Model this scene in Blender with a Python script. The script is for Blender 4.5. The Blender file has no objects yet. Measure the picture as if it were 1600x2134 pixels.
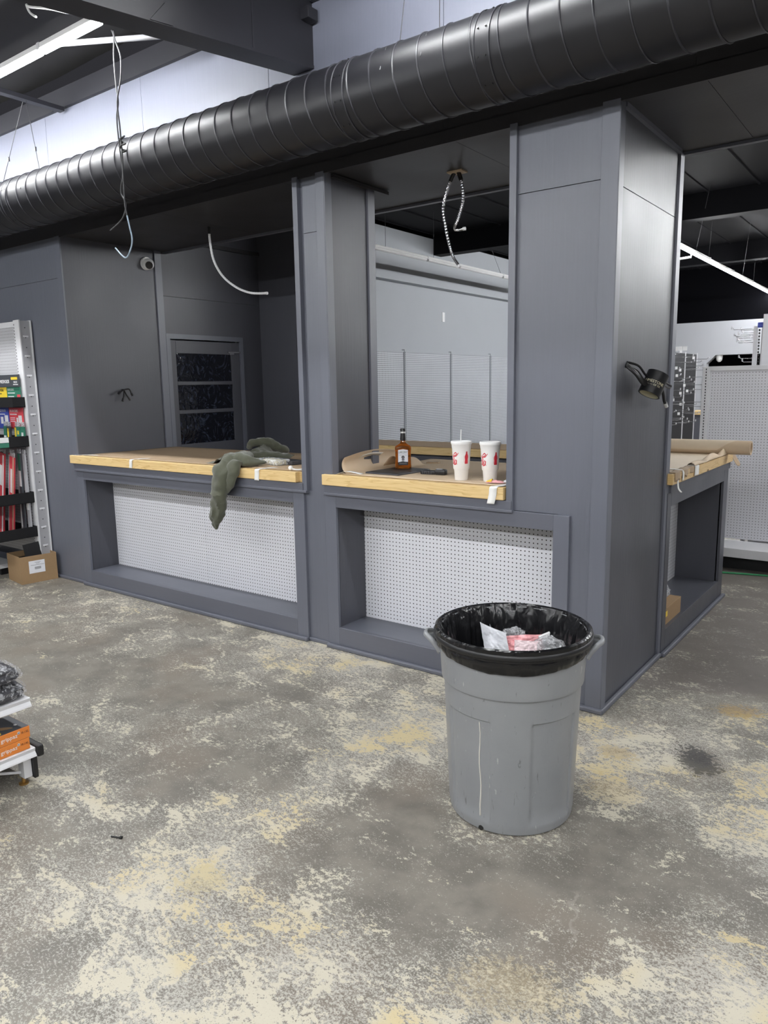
import bpy, bmesh, math, random
from mathutils import Vector, Matrix, noise as mnoise
PI = math.pi
C = bpy.context.scene.collection
SC = bpy.context.scene

# ------------------------------------------------------------------ camera, world, exposure
def setup_camera():
    yaw, pitch, roll = math.radians(-36.756), math.radians(-9.656), math.radians(-0.967)
    cy, sy = math.cos(yaw), math.sin(yaw)
    f = Vector((sy * math.cos(pitch), cy * math.cos(pitch), math.sin(pitch)))
    r = Vector((cy, -sy, 0.0)); u = r.cross(f)
    c, s = math.cos(roll), math.sin(roll)
    r2, u2 = c * r + s * u, -s * r + c * u
    cam = bpy.data.cameras.new('camera'); o = bpy.data.objects.new('camera', cam); C.objects.link(o)
    m = Matrix((r2, u2, -f)).transposed().to_4x4(); m.translation = (1.251, -3.461, 1.65)
    o.matrix_world = m
    cam.sensor_fit = 'VERTICAL'; cam.sensor_height = 36.0; cam.lens = 1543.0 * 36.0 / 2134.0
    cam.clip_start = 0.02; cam.clip_end = 100
    SC.camera = o
setup_camera()
w = bpy.data.worlds.new('world'); SC.world = w; w.use_nodes = True
w.node_tree.nodes['Background'].inputs[0].default_value = (0.03, 0.03, 0.035, 1)
w.node_tree.nodes['Background'].inputs[1].default_value = 1.0
SC.view_settings.view_transform = 'Standard'; SC.view_settings.look = 'None'
SC.view_settings.gamma = 1.0; SC.view_settings.use_curve_mapping = False
SC.view_settings.exposure = 0.0
try:
    SC.cycles.use_denoising = True
    SC.cycles.max_bounces = 10
    SC.cycles.sample_clamp_indirect = 6.0
except Exception:
    pass
TUBE_L = 150.0      # radiance of the LED tubes

# ------------------------------------------------------------------ materials
def new_mat(name):
    m = bpy.data.materials.new(name); m.use_nodes = True
    nt = m.node_tree; b = nt.nodes['Principled BSDF']
    return m, nt, b
def N(nt, t, **k):
    n = nt.nodes.new(t)
    for a, v in k.items(): setattr(n, a, v)
    return n
def mathn(nt, op, a, b=None, c=None, clamp=False):
    n = nt.nodes.new('ShaderNodeMath'); n.operation = op; n.use_clamp = clamp
    for i, v in enumerate((a, b, c)):
        if v is None: continue
        if isinstance(v, (int, float)): n.inputs[i].default_value = v
        else: nt.links.new(v, n.inputs[i])
    return n.outputs[0]
def mix(nt, fac, a, b):
    n = nt.nodes.new('ShaderNodeMix'); n.data_type = 'RGBA'
    for i, v in ((0, fac), (6, a), (7, b)):
        if isinstance(v, (int, float)): n.inputs[i].default_value = v
        elif isinstance(v, tuple): n.inputs[i].default_value = (*v, 1.0) if len(v) == 3 else v
        else: nt.links.new(v, n.inputs[i])
    return n.outputs[2]
def noise(nt, vec, scale, detail=3, rough=0.5, dist=0.0):
    n = nt.nodes.new('ShaderNodeTexNoise')
    n.inputs['Scale'].default_value = scale; n.inputs['Detail'].default_value = detail
    n.inputs['Roughness'].default_value = rough; n.inputs['Distortion'].default_value = dist
    if vec is not None: nt.links.new(vec, n.inputs['Vector'])
    return n.outputs['Fac']
def ramp(nt, fac, a, b):     # smooth step from a to b
    n = nt.nodes.new('ShaderNodeMapRange'); n.interpolation_type = 'SMOOTHSTEP'
    nt.links.new(fac, n.inputs[0]); n.inputs[1].default_value = a; n.inputs[2].default_value = b
    return n.outputs[0]
def position(nt): return nt.nodes.new('ShaderNodeNewGeometry').outputs['Position']
def objco(nt): return nt.nodes.new('ShaderNodeTexCoord').outputs['Object']
def mapping(nt, vec, scale=(1, 1, 1), loc=(0, 0, 0), rot=(0, 0, 0)):
    n = nt.nodes.new('ShaderNodeMapping'); nt.links.new(vec, n.inputs[0])
    n.inputs['Scale'].default_value = scale; n.inputs['Location'].default_value = loc; n.inputs['Rotation'].default_value = rot
    return n.outputs[0]
def bump(nt, b, h, strength, distance=0.01):
    n = nt.nodes.new('ShaderNodeBump'); n.inputs['Strength'].default_value = strength; n.inputs['Distance'].default_value = distance
    nt.links.new(h, n.inputs['Height']); nt.links.new(n.outputs[0], b.inputs['Normal'])

def plain(name, col, rough=0.5, metal=0.0, var=0.08, scale=30.0, bmp=0.0, spec=0.5):
    m, nt, b = new_mat(name)
    v = objco(nt); f = noise(nt, v, scale, 3)
    dark = tuple(c * (1 - var) for c in col); lite = tuple(min(1, c * (1 + var)) for c in col)
    nt.links.new(mix(nt, f, dark, lite), b.inputs['Base Color'])
    b.inputs['Roughness'].default_value = rough; b.inputs['Metallic'].default_value = metal
    b.inputs['Specular IOR Level'].default_value = spec
    if bmp: bump(nt, b, f, bmp)
    return m

def ply_mat(name, col, rough=0.42, grain=0.35, axis='z', spec=.8):
    m, nt, b = new_mat(name)
    p = position(nt)
    s = {'z': (26, 26, 0.9), 'x': (0.9, 26, 26), 'y': (26, 0.9, 26)}[axis]
    g = noise(nt, mapping(nt, p, s), 3.0, 4, 0.6, 0.4)
    big = noise(nt, p, 1.7, 3)
    f = mathn(nt, 'ADD', mathn(nt, 'MULTIPLY', g, 0.5), mathn(nt, 'MULTIPLY', big, 0.5))
    nt.links.new(mix(nt, f, tuple(c * 0.88 for c in col), tuple(c * 1.12 for c in col)), b.inputs['Base Color'])
    rr = mathn(nt, 'ADD', mathn(nt, 'MULTIPLY', big, 0.25), rough - 0.12)
    nt.links.new(rr, b.inputs['Roughness']); b.inputs['Specular IOR Level'].default_value = spec
    bump(nt, b, g, grain, 0.004)
    return m

def peg_mat(name, col, axis='x', pitch=0.0254, r=0.125, off=(0.0, 0.0), slots=False, rough=0.45):
    m, nt, b = new_mat(name)
    sp = nt.nodes.new('ShaderNodeSeparateXYZ'); nt.links.new(position(nt), sp.inputs[0])
    a = sp.outputs['X' if axis == 'x' else 'Y']; z = sp.outputs['Z']
    k = 1.0 / pitch
    fa = mathn(nt, 'SUBTRACT', mathn(nt, 'FRACT', mathn(nt, 'MULTIPLY_ADD', a, k, 500 + off[0])), 0.5)
    fz = mathn(nt, 'SUBTRACT', mathn(nt, 'FRACT', mathn(nt, 'MULTIPLY_ADD', z, k, 500 + off[1])), 0.5)
    d = mathn(nt, 'SQRT', mathn(nt, 'ADD', mathn(nt, 'MULTIPLY', fa, fa), mathn(nt, 'MULTIPLY', fz, fz)))
    hole = mathn(nt, 'LESS_THAN', d, r)
    nz = noise(nt, position(nt), 3.0, 4)
    colr = mix(nt, nz, tuple(c * 0.94 for c in col), tuple(min(1, c * 1.05) for c in col))
    nt.links.new(mix(nt, hole, colr, (0.015, 0.015, 0.017)), b.inputs['Base Color'])
    b.inputs['Roughness'].default_value = rough
    bump(nt, b, mathn(nt, 'SUBTRACT', 1.0, hole), 0.3, 0.003)
    return m

def pine_mat(name, axis='x', tint=(1, 1, 1), end=False):
    m, nt, b = new_mat(name)
    p = position(nt)
    if end:
        wv = nt.nodes.new('ShaderNodeTexWave'); wv.wave_type = 'BANDS'; wv.bands_direction = 'Z'
        wv.inputs['Scale'].default_value = 55; wv.inputs['Distortion'].default_value = 2.0
        nt.links.new(p, wv.inputs['Vector']); f = wv.outputs['Fac']
    else:
        s = {'x': (1.1, 16, 16), 'y': (16, 1.1, 16)}[axis]
        g1 = noise(nt, mapping(nt, p, s), 1.6, 2, .5, .8); g2 = noise(nt, mapping(nt, p, tuple(k_ * 3 for k_ in s)), 2.4, 3, .6)
        f = ramp(nt, mathn(nt, 'ADD', mathn(nt, 'MULTIPLY', mathn(nt, 'FRACT', mathn(nt, 'MULTIPLY', g1, 7.0)), .7), mathn(nt, 'MULTIPLY', g2, .4)), .45, 1.15)
    light = (0.76 * tint[0], 0.555 * tint[1], 0.265 * tint[2]); dark = (0.54 * tint[0], 0.33 * tint[1], 0.11 * tint[2])
    col = mix(nt, mathn(nt, 'POWER', f, 1.4), light, dark)
    if not end:
        vo = nt.nodes.new('ShaderNodeTexVoronoi'); vo.inputs['Scale'].default_value = 3.0
        nt.links.new(mapping(nt, p, {'x': (1, 2.6, 2.6), 'y': (2.6, 1, 2.6)}[axis]), vo.inputs['Vector'])
        col = mix(nt, ramp(nt, vo.outputs['Distance'], 0.085, 0.05), col, (0.17, 0.075, 0.02))
    nt.links.new(col, b.inputs['Base Color'])
    b.inputs['Roughness'].default_value = 0.5
    return m

def emit_mat(name, col, strength):
    m = bpy.data.materials.new(name); m.use_nodes = True; nt = m.node_tree
    nt.nodes.remove(nt.nodes['Principled BSDF'])
    e = nt.nodes.new('ShaderNodeEmission'); e.inputs[0].default_value = (*col, 1); e.inputs[1].default_value = strength
    nt.links.new(e.outputs[0], nt.nodes['Material Output'].inputs[0])
    return m

def clear_mat(name, col=(0.9, 0.92, 0.95), rough=0.12, alpha=0.35, wrinkle=25.0):
    m, nt, b = new_mat(name)
    b.inputs['Base Color'].default_value = (*col, 1); b.inputs['Roughness'].default_value = rough
    f = noise(nt, objco(nt), wrinkle, 4, 0.6, 1.5)
    nt.links.new(mathn(nt, 'MULTIPLY_ADD', ramp(nt, f, 0.42, 0.62), 0.45, alpha - 0.15, clamp=True), b.inputs['Alpha'])
    bump(nt, b, f, 1.0, 0.02)
    return m

def floor_mat():
    m, nt, b = new_mat('worn_concrete')
    p = position(nt)
    sp = nt.nodes.new('ShaderNodeSeparateXYZ'); nt.links.new(p, sp.inputs[0])
    X, Y = sp.outputs['X'], sp.outputs['Y']
    def blob(x, y, r, rx=1.0, ry=1.0, rot=0.0):
        c, s = math.cos(rot), math.sin(rot)
        dx = mathn(nt, 'SUBTRACT', X, x); dy = mathn(nt, 'SUBTRACT', Y, y)
        u = mathn(nt, 'ADD', mathn(nt, 'MULTIPLY', dx, c / rx), mathn(nt, 'MULTIPLY', dy, s / rx))
        v = mathn(nt, 'ADD', mathn(nt, 'MULTIPLY', dx, -s / ry), mathn(nt, 'MULTIPLY', dy, c / ry))
        d = mathn(nt, 'SQRT', mathn(nt, 'ADD', mathn(nt, 'MULTIPLY', u, u), mathn(nt, 'MULTIPLY', v, v)))
        return ramp(nt, d, r, 0.0)
    n1 = noise(nt, p, 1.7, 3, 0.5, 0.2)
    n2 = noise(nt, mapping(nt, p, (1, 1, 1), (7, 3, 0)), 5.5, 5, 0.6)
    lace = noise(nt, mapping(nt, p, (1, 1.35, 1), (0, 0, 0), (0, 0, 0.5)), 4.6, 10, 0.72, 0.5)
    fine = noise(nt, mapping(nt, p, (1, 1.5, 1), (0, 0, 0), (0, 0, 0.5)), 42, 6, 0.68, 0.3)
    fine2 = noise(nt, mapping(nt, p, (1.4, 1, 1), (3, 9, 0), (0, 0, -0.3)), 150, 3, 0.6)
    dens = mathn(nt, 'ADD', mathn(nt, 'MULTIPLY', n1, 0.75), 0.345)
    for (x, y, r, wgt) in [(-0.78, -2.02, .75, .14), (-0.09, -2.24, .5, .17), (0.45, -1.86, .45, .22), (-0.72, -2.5, .55, .13), (-0.62, -0.71, .9, .17),
                           (-1.75, -0.15, .8, .16), (-0.6, -0.2, .8, .15), (-3.6, -0.2, .9, .10), (0.35, 0.05, .5, .2), (1.0, -1.5, .55, .17), (.9, -.6, .6, .1), (.3, -.5, .45, .15), (-.2, -2.6, .4, .12),
                           (-1.9, -.08, .35, .1), (-1.3, -.1, .35, .1), (-2.25, -1.2, 1.15, -.12), (0.05, -1.62, .5, -.15), (0.47, -1.4, .5, -.19), (-1.35, -1.55, .6, -.12), (-.35, -1.35, .35, -.1), (-3.2, -1.0, 1.0, -.1), (.75, -1.05, .35, -.1)]:
        dens = mathn(nt, 'ADD', dens, mathn(nt, 'MULTIPLY', blob(x, y, r), wgt))
    # the darker painted bay beyond the line through the pillar
    side = mathn(nt, 'SUBTRACT', mathn(nt, 'SUBTRACT', Y, 0.38), mathn(nt, 'MULTIPLY', X, 0.5))
    side = mathn(nt, 'ADD', side, mathn(nt, 'MULTIPLY', mathn(nt, 'SUBTRACT', n2, 0.5), 0.12))
    bay = mathn(nt, 'MULTIPLY', ramp(nt, side, -0.03, 0.03), ramp(nt, X, -0.35, -0.1))
    dens = mathn(nt, 'SUBTRACT', dens, mathn(nt, 'MULTIPLY', bay, 0.085))
    sp0 = mathn(nt, 'MULTIPLY', mathn(nt, 'SUBTRACT', lace, 0.5), 2.35)
    sp1 = mathn(nt, 'MULTIPLY', mathn(nt, 'SUBTRACT', fine, 0.5), 1.45)
    sp2 = mathn(nt, 'MULTIPLY', mathn(nt, 'SUBTRACT', fine2, 0.5), 0.45)
    tex = mathn(nt, 'ADD', sp0, mathn(nt, 'ADD', sp1, sp2))
    cream = ramp(nt, mathn(nt, 'ADD', dens, tex), 0.90, 0.955)
    dust = ramp(nt, mathn(nt, 'ADD', dens, mathn(nt, 'ADD', mathn(nt, 'MULTIPLY', sp0, .5), mathn(nt, 'ADD', mathn(nt, 'MULTIPLY', sp1, .9), mathn(nt, 'MULTIPLY', sp2, 2.4)))), 0.72, 0.93)
    base = mix(nt, ramp(nt, n2, .35, .65), (0.128, 0.117, 0.097), (0.218, 0.198, 0.166))
    base = mix(nt, mathn(nt, 'MULTIPLY', ramp(nt, noise(nt, mapping(nt, p, (1, 1, 1), (2, 5, 0)), 1.6, 4), .48, .68), .7), base, (0.185, 0.150, 0.115))
    base = mix(nt, mathn(nt, 'MULTIPLY', fine2, .45), base, (0.24, 0.225, 0.20))
    base = mix(nt, bay, base, mix(nt, n2, (0.130, 0.113, 0.099), (0.215, 0.192, 0.172)))
    base = mix(nt, mathn(nt, 'MULTIPLY', dust, .75), base, (0.46, 0.44, 0.39))
    flk = mathn(nt, 'MULTIPLY', ramp(nt, mathn(nt, 'ADD', noise(nt, mapping(nt, p, (1, 1.5, 1), (5, 5, 0), (0, 0, .5)), 95, 4, .7), mathn(nt, 'MULTIPLY', mathn(nt, 'SUBTRACT', dens, .72), .45)), .56, .63), mathn(nt, 'SUBTRACT', 1.0, mathn(nt, 'MULTIPLY', bay, .6)))
    base = mix(nt, mathn(nt, 'MULTIPLY', flk, .7), base, (0.50, 0.475, 0.42))
    yel = ramp(nt, mathn(nt, 'ADD', noise(nt, mapping(nt, p, (1, 1, 1), (11, 1, 0)), 2.6, 4), mathn(nt, 'MULTIPLY', mathn(nt, 'SUBTRACT', dens, .9), .5)), .42, .62)
    yel = mathn(nt, 'MULTIPLY', yel, mathn(nt, 'SUBTRACT', 1.0, bay))
    crc = mix(nt, yel, (0.56, 0.52, 0.415), (0.57, 0.475, 0.275))
    crc = mix(nt, ramp(nt, fine2, .62, .72), crc, (0.24, 0.20, 0.13))
    col = mix(nt, mathn(nt, 'MULTIPLY', cream, .92), base, crc)
    # stains
    wob = mathn(nt, 'MULTIPLY', mathn(nt, 'SUBTRACT', lace, .5), 2.2)
    for (x, y, r, rx, ry, rot, c, s) in [(0.53, -0.20, .2, .55, 1.0, 0.55, (0.030, 0.029, 0.033), .85), (0.30, -0.66, .17, 1, .8, 0, (0.42, 0.30, 0.10), .3), (0.56, 0.42, .14, 1.2, .7, .5, (0.30, 0.19, 0.06), .6),
                                     (0.21, -0.35, .12, 1, .7, 0, (0.40, 0.28, 0.10), .45), (-.62, -2.02, .12, 1, 1, 0, (.45, .36, .16), .4), (.43, -1.83, .2, 1.2, .8, .4, (.42, .33, .18), .35)]:
        k = ramp(nt, mathn(nt, 'ADD', mathn(nt, 'ADD', blob(x, y, r * 1.25, rx, ry, rot), wob), mathn(nt, 'MULTIPLY', sp1, 2.4)), .32, .62)
        k = mathn(nt, 'MULTIPLY', k, ramp(nt, blob(x, y, r * 1.3, rx, ry, rot), .02, .2))
        col = mix(nt, mathn(nt, 'MULTIPLY', k, s), col, c)
    # hairline crack
    cl = mathn(nt, 'ADD', mathn(nt, 'SUBTRACT', X, 0.47), mathn(nt, 'ADD', mathn(nt, 'MULTIPLY', mathn(nt, 'ADD', Y, 1.45), 0.35), mathn(nt, 'MULTIPLY', mathn(nt, 'SUBTRACT', noise(nt, p, 16, 4), .5), .12)))
    ck = mathn(nt, 'MULTIPLY', ramp(nt, mathn(nt, 'ABSOLUTE', cl), .012, .002), ramp(nt, blob(.47, -1.45, .16), .05, .4))
    col = mix(nt, mathn(nt, 'MULTIPLY', ck, .4), col, (0.36, 0.33, 0.29))
    nt.links.new(col, b.inputs['Base Color'])
    nt.links.new(mathn(nt, 'MULTIPLY_ADD', cream, 0.2, 0.48), b.inputs['Roughness'])
    b.inputs['Specular IOR Level'].default_value = 0.4
    h = mathn(nt, 'ADD', mathn(nt, 'MULTIPLY', cream, .5), mathn(nt, 'MULTIPLY', fine2, .4))
    bump(nt, b, h, 0.25, 0.003)
    return m

CH = (0.126, 0.134, 0.166)
M = {}
M['floor'] = floor_mat()
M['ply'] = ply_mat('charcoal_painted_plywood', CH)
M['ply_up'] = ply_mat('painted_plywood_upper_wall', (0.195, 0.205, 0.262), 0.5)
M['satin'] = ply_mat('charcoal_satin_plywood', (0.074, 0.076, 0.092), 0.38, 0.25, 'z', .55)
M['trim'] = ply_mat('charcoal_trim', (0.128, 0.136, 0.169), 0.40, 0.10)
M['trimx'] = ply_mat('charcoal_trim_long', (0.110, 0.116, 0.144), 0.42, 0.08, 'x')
M['soffit'] = ply_mat('dark_soffit', (0.034, 0.033, 0.036), 0.42, 0.1, 'x', .4)  # dark paint, lowered further so the shade there is in the colour
M['black_ceiling'] = plain('black_ceiling_paint', (0.0045, 0.0045, 0.006), 0.65, var=.3, scale=2, spec=.15)
M['insulation'] = plain('dark_insulation', (0.022, 0.021, 0.021), 0.75, var=.2, scale=4)
M['steel_dark'] = plain('dark_painted_steel', (0.022, 0.022, 0.028), 0.5, var=.1, scale=3)
M['duct'] = plain('black_painted_duct', (0.009, 0.009, 0.012), 0.45, spec=.5, var=.25, scale=6)
M['seam'] = plain('duct_seam', (0.030, 0.030, 0.036), 0.40)
M['peg_n'] = peg_mat('white_pegboard_niche', (0.80, 0.805, 0.85), 'x', r=.15)
M['peg_y'] = peg_mat('white_pegboard_side', (0.70, 0.705, 0.74), 'y')
M['peg_r'] = peg_mat('white_pegboard_gondola', (0.74, 0.74, 0.78), 'x', r=.13)
M['peg_l'] = peg_mat('white_pegboard_left', (0.50, 0.50, 0.52), 'x', r=.13)
M['peg_g'] = peg_mat('grey_pegboard_far', (0.50, 0.52, 0.56), 'y', r=.24)
M['peg_b'] = peg_mat('black_pegboard', (0.010, 0.010, 0.011), 'y', r=.1)
M['white_steel'] = plain('white_powder_steel', (0.74, 0.74, 0.76), 0.38, var=.03)
M['grey_steel'] = plain('grey_powder_steel', (0.42, 0.42, 0.44), 0.38, var=.05)
M['chrome'] = plain('zinc_wire', (0.55, 0.55, 0.57), 0.25, metal=1.0)
M['grey_wall'] = plain('pale_grey_wall', (0.40, 0.42, 0.45), 0.6, var=.03, scale=2)
M['white_wall'] = plain('off_white_wall', (0.42, 0.43, 0.46), 0.6, var=.03, scale=2)
M['store_wall'] = plain('charcoal_store_wall', (0.14, 0.142, 0.16), 0.6, var=.05, scale=2)
M['dark_void'] = plain('dark_wall', (0.002, 0.002, 0.003), 0.8, var=.2, scale=2, spec=.05)
M['pine_x'] = pine_mat('pine_board', 'x')
M['pine_y'] = pine_mat('pine_board_side', 'y', (.9, .88, .9))
M['pine_end'] = pine_mat('pine_end_grain', end=True)
M['kraft'] = plain('kraft_paper', (0.42, 0.305, 0.195), 0.65, var=.07, scale=14, bmp=.1)
M['kraft_pale'] = plain('kraft_paper_pale', (0.60, 0.465, 0.32), 0.6, var=.06, scale=14, bmp=.1)
M['kraft_light'] = plain('kraft_paper_light', (0.70, 0.58, 0.43), 0.6, var=.05, scale=14, bmp=.1)
M['tape'] = plain('white_tape', (0.86, 0.85, 0.82), 0.55, var=.04)
M['white_plastic'] = plain('white_plastic', (0.80, 0.80, 0.80), 0.35, var=.02)
M['foam'] = plain('white_foam', (0.88, 0.88, 0.88), 0.5, var=.02, scale=120)
M['black_plastic'] = plain('black_plastic', (0.012, 0.012, 0.013), 0.4, var=.2)
M['black_matte'] = plain('black_matte_steel', (0.006, 0.006, 0.007), 0.55, var=.2)
M['charcoal_case'] = plain('charcoal_case', (0.05, 0.05, 0.058), 0.45, var=.1)
M['red'] = plain('red_print', (0.62, 0.03, 0.05), 0.4)
M['card_red'] = plain('card_red', (0.70, 0.07, 0.09), 0.45)
M['card_green'] = plain('card_green', (0.04, 0.20, 0.13), 0.45)
M['card_blue'] = plain('card_blue', (0.05, 0.08, 0.42), 0.45)
M['card_yellow'] = plain('card_yellow', (0.85, 0.62, 0.05), 0.45)
M['card_dark'] = plain('card_dark', (0.06, 0.065, 0.075), 0.45)
M['print_white'] = plain('print_white', (0.85, 0.85, 0.85), 0.5, var=.02)
M['print_black'] = plain('print_black', (0.015, 0.015, 0.015), 0.5)
M['print_grey'] = plain('print_grey', (0.25, 0.25, 0.26), 0.5)
M['orange'] = plain('orange_carton', (0.80, 0.25, 0.045), 0.5, var=.04)
M['carton'] = plain('brown_cardboard', (0.34, 0.22, 0.115), 0.7, var=.06, scale=40)
M['carton_in'] = plain('cardboard_inside', (0.40, 0.28, 0.16), 0.7, var=.06)
M['olive'] = None
M['brass'] = plain('brass_foot', (0.45, 0.28, 0.10), 0.4, metal=1.0)
M['wire'] = plain('grey_wire', (0.035, 0.035, 0.038), 0.45)
M['wire_lt'] = plain('pale_wire', (0.28, 0.36, 0.44), 0.4)
M['green_hose'] = plain('green_hose', (0.02, 0.25, 0.09), 0.4)
M['cream_foam'] = plain('cream_foam', (0.62, 0.58, 0.42), 0.6)
M['pink'] = plain('pink_paper', (0.85, 0.42, 0.44), 0.55)
M['pink_lt'] = plain('pale_pink_paper', (0.90, 0.72, 0.74), 0.55)
M['paper'] = plain('white_paper', (0.82, 0.83, 0.87), 0.55, var=.03)
M['tube'] = emit_mat('led_tube_glow', (0.97, 0.985, 1.0), TUBE_L)
M['tube_near'] = emit_mat('led_tube_glow_near', (0.97, 0.985, 1.0), TUBE_L * 1.25)
M['clear'] = clear_mat('clear_film')
M['wrap'] = clear_mat('glossy_clear_wrap', (0.95, 0.96, 1.0), 0.06, 0.12, 38.0)
M['poly'] = clear_mat('clear_bag', (0.88, 0.89, 0.92), 0.1, 0.45, 45.0)

def glass_dark():
    m, nt, b = new_mat('dark_glass_painted_reflections')
    f = noise(nt, mapping(nt, position(nt), (1, 1, .8)), 5.0, 3, .55, 6.0)
    nt.links.new(mix(nt, ramp(nt, f, .50, .72), (0.006, 0.007, 0.012), (0.045, 0.055, 0.085)), b.inputs['Base Color'])  # swirled bluish reflections painted into the base colour
    b.inputs['Roughness'].default_value = 0.07
    bump(nt, b, noise(nt, position(nt), 9, 3, .5, 1.0), .35, .01)
    return m
M['pane'] = glass_dark()
def whisky():
    m, nt, b = new_mat('amber_whisky_glass')
    b.inputs['Base Color'].default_value = (0.62, 0.20, 0.025, 1); b.inputs['Roughness'].default_value = 0.04
    b.inputs['Transmission Weight'].default_value = 0.85; b.inputs['IOR'].default_value = 1.38
    return m
M['whisky'] = whisky()
def bag_mat():
    m, nt, b = new_mat('black_bin_liner')
    f = noise(nt, mapping(nt, objco(nt), (1, 1, .35)), 9, 3, .5, .8)
    b.inputs['Base Color'].default_value = (0.006, 0.006, 0.007, 1)
    b.inputs['Roughness'].default_value = 0.22
    bump(nt, b, f, .7, .03)
    return m
M['bag'] = bag_mat()
def olive_mat():
    m, nt, b = new_mat('olive_fleece')
    f = noise(nt, objco(nt), 260, 3); g = noise(nt, objco(nt), 14, 3)
    nt.links.new(mix(nt, g, (0.058, 0.062, 0.040), (0.098, 0.102, 0.068)), b.inputs['Base Color'])
    b.inputs['Roughness'].default_value = 0.9; b.inputs['Sheen Weight'].default_value = 0.3
    bump(nt, b, f, .5, .003)
    return m
M['olive'] = olive_mat()
def bin_mat():
    m, nt, b = new_mat('worn_grey_bin_plastic')
    p = objco(nt)
    f = noise(nt, p, 6, 5, .6); s = noise(nt, mapping(nt, p, (3, 3, .6)), 26, 5, .65, .6)
    col = mix(nt, f, (0.215, 0.225, 0.238), (0.285, 0.292, 0.300))
    col = mix(nt, mathn(nt, 'MULTIPLY', ramp(nt, s, .64, .70), .6), col, (0.09, 0.09, 0.09))
    col = mix(nt, mathn(nt, 'MULTIPLY', ramp(nt, noise(nt, mapping(nt, p, (1, 1, .3), (4, 4, 4)), 60, 3), .70, .74), .6), col, (0.5, 0.5, 0.49))
    nt.links.new(col, b.inputs['Base Color'])
    nt.links.new(mathn(nt, 'MULTIPLY_ADD', f, .2, .24), b.inputs['Roughness']); b.inputs['Specular IOR Level'].default_value = .7
    bump(nt, b, s, .12, .004)
    return m
M['bin'] = bin_mat()
def wood_drip(): return plain('dried_white_drip', (0.62, 0.60, 0.55), .6)
M['drip'] = wood_drip()

# ------------------------------------------------------------------ geometry helpers
ORG = {}
def thing(name, label=None, cat=None, loc=(0, 0, 0), group=None, kind=None):
    o = bpy.data.objects.new(name, None); C.objects.link(o); o.location = loc
    o.empty_display_size = .05
    if label: o['label'] = label
    if cat: o['category'] = cat
    if group: o['group'] = group
    if kind: o['kind'] = kind
    ORG[o.name] = Vector(loc)
    return o
def tag(o, label=None, cat=None, group=None, kind=None):
    if label: o['label'] = label
    if cat: o['category'] = cat
    if group: o['group'] = group
    if kind: o['kind'] = kind
    return o
def obj(name, bm, mats, parent=None, smooth=False, label=None):
    if not isinstance(mats, (list, tuple)): mats = [mats]
    bmesh.ops.recalc_face_normals(bm, faces=bm.faces[:])
    if parent is not None: org = ORG[parent.name]
    else:
        zs = [v.co.z for v in bm.verts]; xs = [v.co.x for v in bm.verts]; ys = [v.co.y for v in bm.verts]
        org = Vector(((min(xs) + max(xs)) / 2, (min(ys) + max(ys)) / 2, min(zs)))
    bmesh.ops.translate(bm, verts=bm.verts[:], vec=-org)
    me = bpy.data.meshes.new(name); bm.to_mesh(me); bm.free()
    for m in mats: me.materials.append(m)
    if smooth:
        for p in me.polygons: p.use_smooth = True
        me.set_sharp_from_angle(angle=math.radians(38))
    o = bpy.data.objects.new(name, me); C.objects.link(o)
    if parent is not None: o.parent = parent
    else: o.location = org
    ORG[o.name] = org
    if label: o['label'] = label
    return o
def BM(): return bmesh.new()
def box(bm, x0, y0, z0, x1, y1, z1, mi=0, bev=0.0, mat=None):
    t = bmesh.new()
    bmesh.ops.create_cube(t, size=1.0)
    for v in t.verts:
        v.co = Vector(((x0 + x1) / 2 + v.co.x * (x1 - x0), (y0 + y1) / 2 + v.co.y * (y1 - y0), (z0 + z1) / 2 + v.co.z * (z1 - z0)))
    if bev > 0: bmesh.ops.bevel(t, geom=t.edges[:], offset=bev, segments=2, affect='EDGES', profile=.5)
    if mat is not None: bmesh.ops.transform(t, matrix=mat, verts=t.verts[:])
    for f in t.faces: f.material_index = mi
    me = bpy.data.meshes.new('tmp'); t.to_mesh(me); t.free(); bm.from_mesh(me); bpy.data.meshes.remove(me)
    return bm
def B(*a, **k): return box(bmesh.new(), *a, **k)
def frame_of(t, prev=None):
    t = t.normalized()
    n = prev if prev is not None else (Vector((0, 0, 1)) if abs(t.z) < .9 else Vector((1, 0, 0)))
    n = (n - t * n.dot(t))
    if n.length < 1e-6: n = t.orthogonal()
    n.normalize()
    return n, t.cross(n)
def tube(bm, pts, r, n=8, mi=0, cap=True, squash=1.0):
    pts = [Vector(p) for p in pts]; rs = r if isinstance(r, (list, tuple)) else [r] * len(pts)
    rings = []; nrm = None
    for i, p in enumerate(pts):
        a = pts[max(0, i - 1)]; b = pts[min(len(pts) - 1, i + 1)]
        t = b - a
        if t.length < 1e-9: t = Vector((0, 0, 1))
        nrm, bn = frame_of(t, nrm)
        rings.append([bm.verts.new(p + rs[i] * (math.cos(2 * PI * k / n) * nrm * squash + math.sin(2 * PI * k / n) * bn)) for k in range(n)])
    for i in range(len(rings) - 1):
        for k in range(n):
            f = bm.faces.new((rings[i][k], rings[i][(k + 1) % n], rings[i + 1][(k + 1) % n], rings[i + 1][k])); f.material_index = mi
    if cap:
        for rg in (rings[0][::-1], rings[-1]):
            f = bm.faces.new(rg); f.material_index = mi
    return bm
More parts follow.
